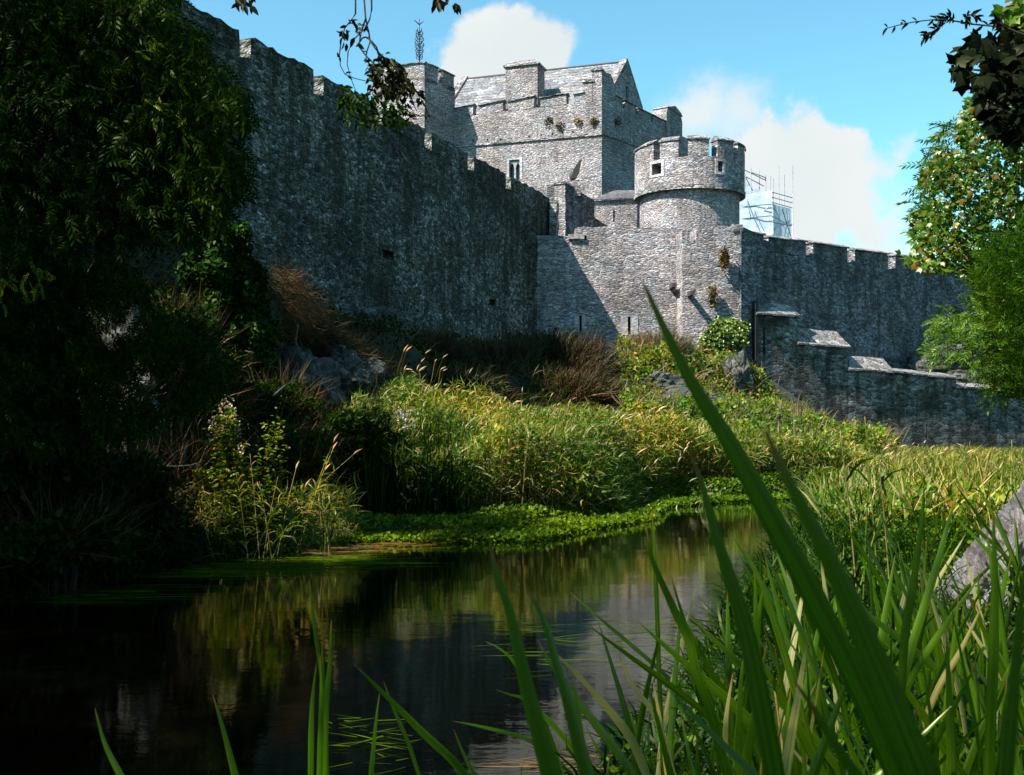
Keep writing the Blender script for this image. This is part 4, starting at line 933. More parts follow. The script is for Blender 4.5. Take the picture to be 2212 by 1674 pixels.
# bank in the shade on the left -----------------------------------------------------------------
LB = [(-2.6, 19.5), (-3.1, 15.6), (-4.0, 13.3), (-5.0, 11), (-8, 9.3), (-16, 9), (-17, 14), (-9.2, 24), (-6.6, 30.5), (-3.6, 38), (.6, 47), (3.2, 46), (3.2, 37), (0.5, 33.5), (-1.2, 30), (-2.8, 25)]
n = 60000; xy = sample_poly(LB, n*2); keep_ = rng.random(len(xy)) < np.clip((15/xy[:, 1])**1.3, 0, 1); xy = xy[keep_][:n]; n = len(xy)
z = gh(xy[:, 0], xy[:, 1])+.55*rng.random(n)
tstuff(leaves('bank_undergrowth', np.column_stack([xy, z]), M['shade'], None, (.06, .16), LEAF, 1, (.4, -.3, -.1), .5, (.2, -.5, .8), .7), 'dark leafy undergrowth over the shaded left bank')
n = 16000; xy = sample_poly(LB, n); z = gh(xy[:, 0], xy[:, 1])+.2*rng.random(n); fr = frames(up_dirs(n, .55, (.5, -.2, .6)), rand_dir(n))
tstuff(scatter_mesh('bank_grass', *G3, np.column_stack([xy, z]), fr, rng.uniform(.35, .8, n), M['dry'], None, rng.uniform(.018, .035, n)), 'dry grass on the shaded left bank')
def dry_patch(poly_px, D0, D1, n, label, length=(.5, 1.1), mt='twig'):
    q_ = sample_poly(poly_px, n); D = D0+(D1-D0)*(q_[:, 0]-min(p[0] for p in poly_px))/(max(p[0] for p in poly_px)-min(p[0] for p in poly_px))+rng.uniform(-.5, .5, n)
    pos = px3(q_, D); fr = frames(up_dirs(n, .35, (.8, -.25, -.35)), rand_dir(n))
    o = scatter_mesh('hanging_dry_grass', *G3, pos, fr, rng.uniform(*length, n), M[mt], None, rng.uniform(.012, .022, n)); return tstuff(o, label)
dry_patch([(600, 680), (680, 700), (760, 750), (840, 830), (900, 870), (860, 880), (760, 800), (650, 750)], 24.5, 27, 2000, 'long golden-brown grass hanging down the shaded slope')
dry_patch([(580, 560), (640, 600), (700, 680), (680, 720), (610, 700), (575, 620)], 23, 25, 1500, 'sparse upright dry grass beside the ivy mound', (.3, .7))

def bush(name, label, cat, cx, cy, rx, ry, D, dz, nl, nt, lmat, tmat, lsize=(.06, .13), group=None, tlen=(.4, .9), ground=True, tw=.02, tpl=LEAF):
    c = P(cx, cy, D); r_ = (rx/FPX*D, dz, ry/FPX*D)
    zb = g1(c.x, c.y) if ground else c.z-r_[2]
    t_ = thing(name, label, cat, (c.x, c.y, min(zb, c.z-r_[2]*.6)), group)
    if nl:
        p_ = sun_holes(ellipsoid_pts(nl, tuple(c), r_))
        leaves('foliage', p_, lmat, t_, lsize, tpl, 1, (.1, -.3, -.2), .6, (0, -.5, .8), .7)
    if nt:
        p_ = ellipsoid_pts(nt, (c.x, c.y, c.z-r_[2]*.25), (r_[0]*.85, r_[1]*.85, r_[2]*.85), .1)
        out = unit(p_-np.array([c.x, c.y, c.z-r_[2]*1.3])); fr = frames(unit(out+rng.normal(size=(nt, 3))*.25), rand_dir(nt))
        scatter_mesh('twigs', *G3S, p_, fr, rng.uniform(*tlen, nt), tmat, t_, rng.uniform(tw*.7, tw*1.4, nt))
    ln = []
    for k in range(7):
        b_ = Vector((c.x+random.uniform(-.2, .2)*r_[0], c.y+random.uniform(-.3, .3)*r_[1], t_.location.z-.1)); e_ = c+Vector((random.uniform(-.75, .75)*r_[0], random.uniform(-.6, .6)*r_[1], random.uniform(.2, .8)*r_[2]))
        ln.append(([b_, b_.lerp(e_, .5)+Vector((random.uniform(-.1, .1), 0, .1)), e_], [.05, .035, .01]))
    mobj('stems', tubes_mesh('stems', ln, 5), M['bark'], t_)
    return t_
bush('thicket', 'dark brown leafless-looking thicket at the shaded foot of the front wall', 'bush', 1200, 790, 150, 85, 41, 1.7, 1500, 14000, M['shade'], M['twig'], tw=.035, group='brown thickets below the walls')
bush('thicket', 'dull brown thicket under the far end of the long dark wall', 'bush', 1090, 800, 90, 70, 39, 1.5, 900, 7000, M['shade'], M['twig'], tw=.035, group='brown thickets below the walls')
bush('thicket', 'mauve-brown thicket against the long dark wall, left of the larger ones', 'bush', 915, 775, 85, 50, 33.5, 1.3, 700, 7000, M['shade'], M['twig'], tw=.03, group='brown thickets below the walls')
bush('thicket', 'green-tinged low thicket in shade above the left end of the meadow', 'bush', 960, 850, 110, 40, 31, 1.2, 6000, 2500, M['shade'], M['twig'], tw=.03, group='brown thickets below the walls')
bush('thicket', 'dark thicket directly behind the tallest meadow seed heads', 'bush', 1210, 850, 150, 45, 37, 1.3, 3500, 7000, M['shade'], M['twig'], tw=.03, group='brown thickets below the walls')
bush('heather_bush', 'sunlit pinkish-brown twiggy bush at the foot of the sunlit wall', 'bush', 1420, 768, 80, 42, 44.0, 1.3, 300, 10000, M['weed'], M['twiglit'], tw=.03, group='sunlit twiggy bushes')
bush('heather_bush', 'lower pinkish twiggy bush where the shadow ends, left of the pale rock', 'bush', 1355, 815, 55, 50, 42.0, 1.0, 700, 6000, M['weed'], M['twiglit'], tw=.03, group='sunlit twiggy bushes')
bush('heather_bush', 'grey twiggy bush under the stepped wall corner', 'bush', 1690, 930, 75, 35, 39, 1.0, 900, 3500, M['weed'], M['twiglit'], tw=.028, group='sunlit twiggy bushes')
# ivy on the turret
t = thing('ivy', 'bright round clump of ivy growing on the sunlit turret', 'ivy', tuple(P(1560, 800, 46)))
q_ = sample_poly([(1500, 770), (1515, 725), (1550, 685), (1590, 690), (1618, 700), (1612, 745), (1580, 785), (1540, 795)], 4200)
r2 = np.clip(1-((q_[:, 0]-1557)/68)**2-((q_[:, 1]-742)/60)**2, 0, 1)
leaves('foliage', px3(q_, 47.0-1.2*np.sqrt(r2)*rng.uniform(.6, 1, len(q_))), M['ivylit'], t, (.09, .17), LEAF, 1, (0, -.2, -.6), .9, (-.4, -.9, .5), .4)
mobj('stems', tubes_mesh('stems', [([P(1590, 850, 46.6), P(1575, 790, 46.8), P(1545, 740, 46.7)], [.07, .05, .02]), ([P(1585, 840, 46.5), P(1600, 760, 46.8), P(1595, 710, 46.8)], [.06, .04, .02])]), M['bark'], t)
for (x, y, rx, ry, nn, lb) in ((1565, 560, 10, 28, 260, 'small rusty tuft of ferns high on the turret edge'), (1540, 640, 9, 22, 200, 'small rusty tuft of ferns halfway up the turret')):
    t = thing('wall_fern', lb, 'plant', tuple(P(x, y+ry, 46.8)), 'ferns rooted in the turret')
    p_ = ellipsoid_pts(nn, tuple(P(x, y, 46.95)), (rx/FPX*47, .12, ry/FPX*47)); leaves('foliage', p_, M['dry'], t, (.1, .2), LEAF, 1, (0, -.4, -.3), .5)
kp = [(1185, 262), (1250, 262), (1285, 262), (1210, 272), (1330, 262), (1100, 248), (1146, 258), (1275, 286), (1075, 320)]
for i, (x, y) in enumerate(kp[:5]):
    pl_ = KL if x < 1300 else KR; u, z = pl_.px(x, y); c = pl_.w(u, z, -.05)
    p_ = ellipsoid_pts(130, tuple(c), (.27, .08, .24)); o = leaves('wall_fern', p_, M['dry'], None, (.07, .15), LEAF2, 1, (0, -.4, -.5), .5)
    tag(o, ('leftmost', 'second', 'fourth', 'third, lower', 'last, round the corner,')[i]+' rusty tuft growing on the keep wall under the battlements', 'plant', 'ferns rooted in the keep')
# ivy mound left
t = thing('ivy_mound', 'dome of dark green ivy standing against the long wall on the left', 'ivy', tuple(P(475, 720, 22)))
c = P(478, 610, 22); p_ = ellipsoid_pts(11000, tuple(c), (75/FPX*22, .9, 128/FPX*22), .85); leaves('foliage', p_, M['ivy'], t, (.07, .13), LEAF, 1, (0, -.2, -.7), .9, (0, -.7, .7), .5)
p_ = ellipsoid_pts(3500, tuple(P(545, 730, 22)), (45/FPX*22, .8, 120/FPX*22), .6); leaves('foliage', p_, M['ivy'], t, (.06, .11), LEAF, 1, (0, -.2, -.7), .9, (0, -.7, .7), .5)
mobj('trunk', tubes_mesh('trunk', [([c-Vector((0, 0, 3.2)), c-Vector((0, 0, 1)), c+Vector((0, 0, .6))], [.5, .4, .25])], 10), M['bark'], t)
# dark shrubs on the left bank
shr = [(60, 700, 120, 130, 12, 5200, 'shrub at the left edge with a few sunlit leaves'), (230, 800, 140, 110, 14, 5200, 'wide dark shrub under the hanging branches'), (430, 850, 110, 80, 15.5, 4200, 'dark shrub behind the tall flowering plants'),
       (60, 980, 130, 120, 11.5, 5200, 'nearly black shrub low on the left bank'), (240, 1060, 130, 90, 12.8, 5000, 'black shrub at the water edge, left of the tall plants'), (120, 1160, 150, 60, 11.2, 3500, 'low black shrub overhanging the water at far left'), (400, 1000, 90, 90, 14.6, 3600, 'dim shrub just left of the purple flowering plant'),
       (770, 960, 85, 80, 18.6, 7000, 'dark green bushy plant between the sunlit plants and the meadow'), (640, 1000, 70, 70, 16.5, 3500, 'dark weeds behind the arching reeds'), (370, 720, 110, 60, 17.5, 3500, 'dark shrub at the foot of the ivy mound'), (600, 880, 90, 60, 19, 3200, 'brownish dim bush on the slope above the tall plants')]
for (x, y, rx, ry, D, nn, lb) in shr:
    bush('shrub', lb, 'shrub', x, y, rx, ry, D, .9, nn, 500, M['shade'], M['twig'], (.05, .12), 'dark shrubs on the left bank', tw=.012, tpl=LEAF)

# ------------------------------------------------------------------ trees
SPRAY = spray_tpl(5, .34, .085, .6); SPRAY2 = spray_tpl(4, .36, .12, .8)
def crown(parent, name, lobes_, n, size, mat, tpl=SPRAY, bias=(0, 0, -.6), sp=.7, hole=None):
    pts_ = []
    tot = sum(l[1][0]*l[1][1]*l[1][2] for l in lobes_)
    for c_, r_ in lobes_: pts_.append(ellipsoid_pts(max(20, int(n*r_[0]*r_[1]*r_[2]/tot)), c_, r_, .25))
    p_ = np.concatenate(pts_)
    if hole is not None:
        for h0, rad in hole:
            rel = p_-np.array(h0); al = rel@np.array(to_sun); perp = np.linalg.norm(rel-al[:, None]*np.array(to_sun), axis=1); p_ = p_[(perp > rad)]
    m_ = len(p_); fr = frames(up_dirs(m_, sp, bias), unit(rng.normal(size=(m_, 3))*.5+np.array([0, 0, 1.])))
    return scatter_mesh(name, *tpl, p_, fr, rng.uniform(*size, m_), mat, parent)
def limbs(parent, base, tops, r0, mat, nm='trunk'):
    ln = []; b = Vector(base); m_ = b.copy(); c_ = sum((Vector(t_) for t_ in tops), Vector())/len(tops); fork = b.lerp(Vector((c_.x*.3+b.x*.7, c_.y*.3+b.y*.7, b.z+(c_.z-b.z)*.55)), 1)
    ln.append((curve_pts([b-Vector((0, 0, .3)), b+Vector((0, 0, .8)), b.lerp(fork, .6)+Vector((.1, .05, 0)), fork], 9), list(np.linspace(r0*1.25, r0*.7, 10))))
    for t_ in tops:
        t_ = Vector(t_); s_ = b.lerp(fork, random.uniform(.6, 1)); mid = s_.lerp(t_, .5)+Vector((random.uniform(-.3, .3), random.uniform(-.3, .3), random.uniform(.1, .5)))
        pts_ = curve_pts([s_, mid, t_], 8); ln.append((pts_, list(np.linspace(r0*.5, r0*.08, len(pts_)))))
        for k in range(5):
            i_ = random.randint(2, len(pts_)-2); e_ = pts_[i_]+Vector((random.uniform(-1, 1), random.uniform(-1, 1), random.uniform(-.3, 1)))*1.1
            ln.append((curve_pts([pts_[i_], pts_[i_].lerp(e_, .5)+Vector((0, 0, .15)), e_], 4), [r0*.14, r0*.1, r0*.06, r0*.05, r0*.03][:len(curve_pts([pts_[i_], pts_[i_], e_], 4))]))
    ln = [(p_, (r_+[r_[-1]]*len(p_))[:len(p_)]) for p_, r_ in ln]
    return mobj(nm, tubes_mesh(nm, ln, 7), mat, parent)
# the big weeping tree filling the upper left
t = thing('ash_tree', 'large dark tree with drooping leafy branches filling the upper left of the picture', 'tree', (-7.5, 8.5, 1.5))
limbs(t, (-7.5, 8.5, 1.2), [(-5, 9.5, 6.5), (-3.6, 10, 6.5), (-6, 8, 8), (-8.5, 10, 8), (-4.2, 8.6, 5.2), (-9, 7, 7.5)], .38, M['bark'])
PL1 = [(-60, -120), (330, -120), (420, 60), (480, 150), (530, 240), (525, 330), (500, 400), (470, 470), (380, 500), (300, 480), (160, 520), (-60, 560)]
PL2 = [(-60, 500), (160, 500), (240, 540), (300, 600), (360, 690), (440, 720), (500, 760), (470, 840), (400, 880), (300, 920), (120, 960), (-60, 960)]
def px_sprays(poly, n, D0, D1, size, mat, name, parent, bias=(.35, 0, -.7), sp=.5, tpl=SPRAY, dens=None):
    q_ = sample_poly(poly, n*2)
    if dens is not None: q_ = q_[rng.random(len(q_)) < dens(q_[:, 0], q_[:, 1])]
    q_ = q_[:n]; D = rng.uniform(D0, D1, len(q_)); p_ = px3(q_, D)
    if len(lit_spots):
        for h0, rad in lit_spots:
            rel = p_-np.array(h0); al = rel@np.array(to_sun); perp = np.linalg.norm(rel-al[:, None]*np.array(to_sun), axis=1); k_ = (perp > rad); p_ = p_[k_]
    m_ = len(p_); fr = frames(up_dirs(m_, sp, bias), unit(rng.normal(size=(m_, 3))*.5+np.array([0, -.5, .8])))
    return scatter_mesh(name, *tpl, p_, fr, rng.uniform(*size, m_), mat, parent)
def clump(x, y): return np.clip(.62+.55*np.sin(x*.021+y*.013)*np.sin(y*.027-x*.008+1)+.25*np.sin(x*.06)*np.sin(y*.05), .06, 1)
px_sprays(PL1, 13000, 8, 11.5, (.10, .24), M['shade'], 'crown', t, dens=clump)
px_sprays([(-20, 560), (60, 540), (120, 590), (90, 640), (-20, 660)], 40, 8, 9, (.06, .12), M['weed'], 'sun_fleck_sprays', t)  # lighter leaf colour stands in for sun flecks on the dark crown
px_sprays([(235, 90), (340, 70), (400, 200), (430, 320), (330, 260), (250, 170)], 60, 7.8, 8.6, (.05, .10), M['weed'], 'sun_fleck_sprays', t)  # more sun flecks, put in as lighter leaves
px_sprays(PL2, 4500, 9.5, 12, (.10, .22), M['shade'], 'lower_branches', t, dens=clump)
ln = []
for pts in ([(235, -40), (240, 40), (243, 100)], [(300, -40), (298, 30), (278, 10), (244, 32), (300, 65), (330, 80)], [(270, 50), (262, 70), (250, 110)], [(266, 55), (268, 85), (272, 130)], [(190, -30), (192, 30)],
            [(290, 0), (305, 30), (302, 60), (308, 110)], [(118, 120), (140, 160), (200, 190), (250, 194), (290, 185)], [(54, 150), (50, 210), (28, 235), (40, 250)], [(0, 262), (30, 250), (55, 262), (60, 250), (46, 220)], [(405, 230), (430, 245), (460, 255)], [(325, -30), (330, 20)]):
    D = random.uniform(8.2, 9); w_ = [P(x, y, D+random.uniform(-.15, .15)) for x, y in pts]; cp = curve_pts(w_, 8); ln.append((cp, list(np.linspace(.016, .006, len(cp)))))
for l_ in ln: mobj('hanging_stem', tubes_mesh('hanging_stem', [l_], 5), M['barkgrey'], t)
crown(t, 'upper_crown', [((-7.5, 9, 9.5), (3.6, 3.4, 2.6)), ((-5, 10, 8.6), (2.4, 2.6, 1.6)), ((-10, 8, 9), (3, 3.2, 2.6)), ((-7, 6.5, 6.5), (2, 1.6, 2))], 3800, (.35, .6), M['shade'], hole=lit_spots)
# canopy beyond the left edge, shading bank and water
def big_tree(label, base, lobes_, n, size, r0=.35, mat='shade', hole=None, name='beech_tree'):
    t_ = thing(name, label, 'tree', base)
    limbs(t_, base, [l[0] for l in lobes_], r0, M['bark']); crown(t_, 'crown', lobes_, n, size, M[mat], hole=hole); return t_
big_tree('tall tree on the left bank just outside the picture, shading the water edge', (-12, 11, 2.5), [((-11, 11, 10), (3.5, 3.5, 3)), ((-13, 13, 8), (3, 3, 2.5)), ((-10, 13.2, 8.5), (2, 1.8, 2.2)), ((-12, 8, 7.5), (3.2, 3, 2.6)), ((-9.5, 9, 6.5), (2.4, 2.4, 2))], 3600, (.4, .75), hole=lit_spots)
big_tree('tree behind the viewpoint on the left, shading the near bank', (-6, -3, .6), [((-5.5, -2.5, 7.5), (2.8, 2.8, 1.8)), ((-8, 0, 8), (3, 3, 2)), ((-3.4, -3.8, 7.2), (2.2, 2, 1.5)), ((-3.2, -.8, 6.0), (1.8, 1.6, 1.0)), ((-1.8, -1.2, 5.4), (1.8, 1.5, .9)), ((-4.0, -1.6, 6.2), (2.0, 1.8, 1.2)), ((-1.2, .6, 6.2), (1.4, 1.2, .7)), ((-2.6, -.75, 5.0), (1.0, .8, .6)), ((-9, 3.5, 6.5), (3, 3, 2.4))], 2900, (.4, .7))  # inner crown lobes shaped to shade the nearest iris leaves
big_tree('unseen tree added behind the viewpoint on the right to dim the sky light', (3, -7, .8), [((3, -6.5, 7), (3.5, 3, 2.4)), ((-1, -7.5, 8.5), (3.2, 2.8, 2)), ((6, -4.5, 8), (3, 3, 2.2)), ((0, -10, 6), (5, 3, 4)), ((-6, -12, 7), (5, 3, 5)), ((8, -9, 7), (5, 3, 5))], 4200, (.45, .8))  # added out of view to hold back sky light on the foreground
t = [o for o in C.objects if 'shading the water edge' in o.get('label', '')][0]
crown(t, 'side_crown', [((-8.0, 13.1, 9.2), (1.6, .9, .9)), ((-9.4, 13.6, 9.4), (1.2, .8, .8))], 420, (.4, .65), M['shade'])
t = [o for o in C.objects if 'behind the viewpoint on the left' in o.get('label', '')][0]
crown(t, 'added_shade_branch', [((-1.15, -.1, 3.35), (.75, .6, .35)), ((-1.9, .6, 4.0), (.6, .6, .35)), ((-.75, .25, 2.95), (.45, .35, .2))], 1150, (.16, .28), M['shade'])  # unseen foliage added to cast shade on the nearest iris leaves
# right-hand maple
t = thing('maple_tree', 'sunlit maple with green and russet leaves along the right edge of the picture', 'tree', (9.6, 15.5, .5))
limbs(t, (9.6, 15.5, .4), [(7.5, 15, 4), (7, 15, 6), (8.4, 15.5, 7.5), (7, 14.8, 3.2), (9, 16, 8.5), (6.6, 15, 4.8)], .3, M['bark'])
MP = [(2240, 60), (2160, 170), (2110, 190), (2070, 260), (2070, 320), (1995, 350), (1990, 390), (2015, 420), (1975, 460), (1968, 520), (2000, 560), (1940, 545), (1965, 575), (2080, 590), (2120, 600), (2130, 700), (2135, 780), (2150, 840), (2290, 880), (2290, 60)]
q_ = sample_poly(MP, 14000); q_ = q_[rng.random(len(q_)) < np.clip(.72+.4*np.sin(q_[:, 0]*.07+1)*np.sin(q_[:, 1]*.05), .2, 1)]; D = rng.uniform(13.5, 16.5, len(q_))
leaves('crown', px3(q_, D), M['maple'], t, (.07, .135), MAPLE, .8, (-.2, -.3, -.5), 1.0, (-.5, -.5, .7), .5)
q_ = sample_poly([(2090, 560), (2240, 520), (2260, 870), (2190, 850), (2140, 760), (2110, 660)], 4500); leaves('lower_crown', px3(q_, rng.uniform(14.2, 16, 4500)), M['maple'], t, (.07, .13), MAPLE, .8, (-.2, -.3, -.5), 1.0, (-.5, -.5, .7), .5)
def px_poly_sprays_edge(poly, n, D, size, mat, nm, parent, tpl=SPRAY, bias=(-.6, -.1, .1), sp=.5):
    q_ = sample_poly(poly, n); p_ = px3(q_, rng.uniform(D-1, D+1, n)); fr = frames(up_dirs(n, sp, bias), unit(rng.normal(size=(n, 3))*.4+np.array([0, -.4, .9])))
    return scatter_mesh(nm, *tpl, p_, fr, rng.uniform(*size, n), mat, parent)
px_poly_sprays_edge([(2005, 690), (2060, 680), (2130, 650), (2212, 700), (2212, 880), (2160, 860), (2100, 790), (2000, 770), (2030, 740)], 480, 13.5, (.12, .25), M['yew'], 'lower_branches', t)
px_poly_sprays_edge([(1985, 460), (2010, 350), (2060, 250), (2110, 300), (2060, 420), (2030, 540)], 200, 16, (.2, .36), M['yew'], 'outer_sprays', t)
t = thing('evergreen_tree', 'bright feathery evergreen tucked in front of the maple at the right edge', 'tree', (6.3, 13.5, .5))
limbs(t, (6.6, 13.6, .4), [(6.2, 13.3, 3.9), (6.4, 13.3, 2.6), (6.7, 13.6, 4.2)], .14, M['bark'])
q_ = sample_poly([(2125, 590), (2150, 540), (2212, 530), (2260, 540), (2260, 860), (2190, 850), (2150, 780), (2150, 700), (2118, 660)], 900); p_ = px3(q_, rng.uniform(12.6, 13.8, len(q_)))
fr = frames(up_dirs(len(q_), .35, (-.5, -.3, .45)), rand_dir(len(q_))); scatter_mesh('crown', *spray_tpl(7, .2, .04, .3), p_, fr, rng.uniform(.2, .42, len(q_)), M['yew'], t)
# dark near maple branch, top right
t = thing('maple_branch', 'dark branch with large maple leaves hanging in at the top right corner', 'tree branch', tuple(P(2230, 150, 6)))
q_ = sample_poly([(2240, 60), (2180, 70), (2105, 75), (2075, 110), (2050, 135), (2075, 175), (2110, 150), (2130, 230), (2160, 290), (2240, 300)], 330); D = rng.uniform(5.6, 6.8, len(q_))
leaves('foliage', px3(q_, D), M['mapleshade'], t, (.09, .14), MAPLE, .7, (-.3, -.2, -.7), 1, (-.3, -.8, .4), .5)
q_ = sample_poly([(2150, 20), (2200, -10), (2240, 0), (2240, 70), (2190, 60)], 60); leaves('foliage', px3(q_, rng.uniform(5.8, 6.6, len(q_))), M['maple'], t, (.08, .12), MAPLE, .7, (-.3, -.2, -.7), 1, (-.3, -.8, .4), .5)
mobj('twigs', tubes_mesh('twigs', [(curve_pts([P(x, y, 6.2) for x, y in pl_], 10), list(np.linspace(.02, .006, len(curve_pts([P(x, y, 6.2) for x, y in pl_], 10))))) for pl_ in ([(2300, 40), (2200, 90), (2120, 110), (2070, 140)], [(2300, 180), (2200, 160), (2100, 150)], [(2300, 240), (2210, 250), (2140, 230)])], 5), M['bark'], t)
# slender willow twig reaching in from the right
def twig_thing(name, label, stems, leaf_regions, D, mat, stem_r=.006, ls=(.05, .08), cat='tree branch', wid=.3):
    p0 = P(*stems[0][0], D); t_ = thing(name, label, cat, tuple(p0)); ln = []
    for s_ in stems:
        w_ = [P(x, y, D+random.uniform(-.08, .08)) for x, y in s_]; cp = curve_pts(w_, 14); ln.append((cp, list(np.linspace(stem_r, stem_r*.4, len(cp)))))
    mobj('stem', tubes_mesh('stem', ln, 5), M['bark'], t_)
    pos, dr = [], []
    for cp, _ in ln:
        for i in range(2, len(cp)):
            tan = (cp[i]-cp[i-1]).normalized()
            if random.random() < leaf_regions:
                for s_ in (-1, 1):
                    for rep in range(1):
                        pos.append(cp[i].lerp(cp[i-1], random.random())); dr.append(tan*.7+Vector((random.uniform(-.3, .3), random.uniform(-.5, .5), s_*.5+random.uniform(-.5, .2))))
    if pos: 
        fr = frames(Aarr(dr), unit(rng.normal(size=(len(pos), 3))*.5+np.array([0, -1., .3]))); scatter_mesh('leaves', *LEAF, Aarr(pos), fr, rng.uniform(*ls, len(pos)), mat, t_, wid)
    return t_
twig_thing('willow_twig', 'slender dark leafy twig reaching in against the sky at the top right', [[(2240, 90), (2180, 62), (2100, 52), (2040, 42), (1990, 45), (1950, 52), (1912, 62)], [(2040, 50), (2020, 65), (2000, 78), (1992, 90)], [(2100, 52), (2085, 40), (2095, 32), (2110, 34)], [(2180, 62), (2160, 50), (2150, 48)], [(2060, 46), (2050, 36), (2032, 44)]], .8, 5.2, M['mapleshade'], .005, (.03, .055))
# hanging vine in the middle
t = twig_thing('hanging_vine', 'looping vine with leaves hanging down the sky left of the square tower', [[(765, -30), (768, 30), (745, 60), (733, 120), (745, 160), (790, 175)], [(785, -30), (790, 40), (800, 90), (790, 130), (840, 170), (880, 200), (900, 240)], [(800, -30), (803, 20), (790, 60), (760, 90), (750, 140), (770, 200)], [(790, 40), (775, 100), (810, 140), (812, 180), (780, 230), (820, 250)], [(795, 80), (815, 110), (838, 130), (870, 150)], [(770, 100), (790, 80), (820, 120), (800, 200), (760, 240)], [(838, 160), (862, 225), (905, 250), (925, 245)]], .3, 5.5, M['mapleshade'], .005, (.03, .055))
for poly_, nn, mt in (([(800, 130), (830, 112), (875, 150), (890, 190), (850, 215), (810, 200), (790, 170)], 260, 'mapleshade'), ([(725, 185), (770, 190), (830, 210), (905, 250), (880, 270), (800, 275), (740, 262)], 230, 'shade'), ([(735, 50), (760, 40), (790, 60), (775, 95), (740, 100)], 26, 'mapleshade'), ([(850, 200), (900, 185), (920, 215), (880, 230)], 40, 'mapleshade')):
    q_ = sample_poly(poly_, nn); leaves('leaves', px3(q_, rng.uniform(5.2, 5.9, nn)), M[mt], t, (.03, .055), LEAF, .7, (.3, -.2, -.8), .42, (0, -1, .3), .5)
for lb, cx_, nn in (('small dark leaf spray at the top edge, left of the hanging vine', 530, 16), ('tiny dark leaf spray at the top edge above the cloud', 965, 12)):
    t = thing('leaf_spray', lb, 'tree branch', tuple(P(cx_, -30, 5.4)), 'leaf sprays at the top edge')
    q_ = sample_poly([(cx_-25, -20), (cx_+28, -20), (cx_+22, 12), (cx_, 26 if cx_ < 600 else 12), (cx_-22, 20 if cx_ < 600 else 4)], nn); leaves('leaves', px3(q_, rng.uniform(5.3, 5.6, nn)), M['mapleshade'], t, (.05, .07), LEAF, .5, (.1, -.1, -.9), .4, (0, -1, .2), .4)
    mobj('stem', tubes_mesh('stem', [([P(cx_-5, -60, 5.4), P(cx_, -10, 5.45), P(cx_-3, 10, 5.45)], [.006, .004, .002])], 4), M['bark'], t)
# leaning trunk on the right
t = thing('leaning_trunk', 'leaning tree trunk with pale cracked sunlit bark at the right edge', 'tree trunk', tuple(P(2080, 1360, 6.2)))
cp = curve_pts([P(2060, 1440, 6.0), P(2135, 1300, 6.1), P(2235, 1165, 6.4), P(2360, 1000, 6.8), P(2530, 810, 7.2)], 150)
me = tubes_mesh('trunk', [(cp, list(np.linspace(.22, .17, len(cp))))], 90)
for i_, v in enumerate(me.vertices):
    rg_, an_ = divmod(i_, 90); an_ = an_/90*2*math.pi; s_ = rg_/len(cp)*2.0; ax = Vector(cp[min(rg_, len(cp)-1)])
    nz = abs(noise.fractal(Vector((math.cos(an_)*4.5, math.sin(an_)*4.5, s_*3.2)), .6, 2.3, 6)); v.co = v.co+(v.co-ax).normalized()*(.06-.24*min(nz, .42))
mobj('trunk', me, M['barkpale'], t)

# ------------------------------------------------------------------ tall plants on the left bank
def tall_plant(label, bx, by, D, tops, name='flowering_plant', flower=True, mat='weed', ls=(.05, .09), per=40, group=None):
    b = P(bx, by, D); b.z = max(0.02, g1(b.x, b.y)); t_ = thing(name, label, 'plant', tuple(b), group); ln, pos, dr, fl = [], [], [], []
    for (x, y) in tops:
        e = P(x, y, D+random.uniform(-.25, .25)); s_ = b+Vector((random.uniform(-.12, .12), random.uniform(-.1, .1), 0)); cp = curve_pts([s_, s_.lerp(e, .5)+Vector((random.uniform(-.04, .04), 0, .06)), e], 16)
        ln.append((cp, list(np.linspace(.008, .003, len(cp)))))
        for k in range(per):
            f = random.uniform(.15, .97); i_ = min(len(cp)-2, int(f*(len(cp)-1))); a_ = random.uniform(0, 6.28)
            pos.append(cp[i_].lerp(cp[i_+1], random.random())+Vector((random.gauss(0, .035), random.gauss(0, .035), random.gauss(0, .02)))); dr.append(Vector((math.cos(a_), math.sin(a_), random.uniform(-.4, .4))))
        if flower:
            for k in range(26): fl.append(e+Vector((random.gauss(0, .03), random.gauss(0, .03), random.uniform(-.18, .03))))
    mobj('stems', tubes_mesh('stems', ln, 4), M['shade'], t_)
    fr = frames(Aarr(dr), unit(rng.normal(size=(len(pos), 3))*.4+np.array([0, 0, 1.]))); scatter_mesh('leaves', *LEAF, Aarr(pos), fr, rng.uniform(*ls, len(pos)), M[mat], t_, .45)
    if flower: tag(leaves('florets', Aarr(fl), M['petal'], t_, (.022, .036), LEAF2, 1, (0, 0, .2), 1.0), None, kind='stuff')
    return t_
tall_plant('dense sunlit leafy plant tipped with tiny mauve flowers, leftmost of the tall plants', 500, 1165, 14.5, [(492, 855), (478, 872), (503, 880), (460, 905), (515, 915), (447, 940), (440, 980), (520, 960), (485, 900), (470, 960), (500, 1000), (430, 1010)], per=150, ls=(.07, .11))
tall_plant('looser sunlit spire of small leaves beside the mauve-tipped plant', 560, 1170, 14.6, [(600, 880), (578, 905), (612, 905), (560, 960), (622, 960), (590, 930), (540, 1000), (610, 1010)], flower=False, per=75, name='leafy_plant')
tall_plant('small mauve-tipped plant at the left end of the meadow', 875, 1080, 18.8, [(870, 880), (862, 890), (880, 888), (890, 905), (875, 910)], per=30)
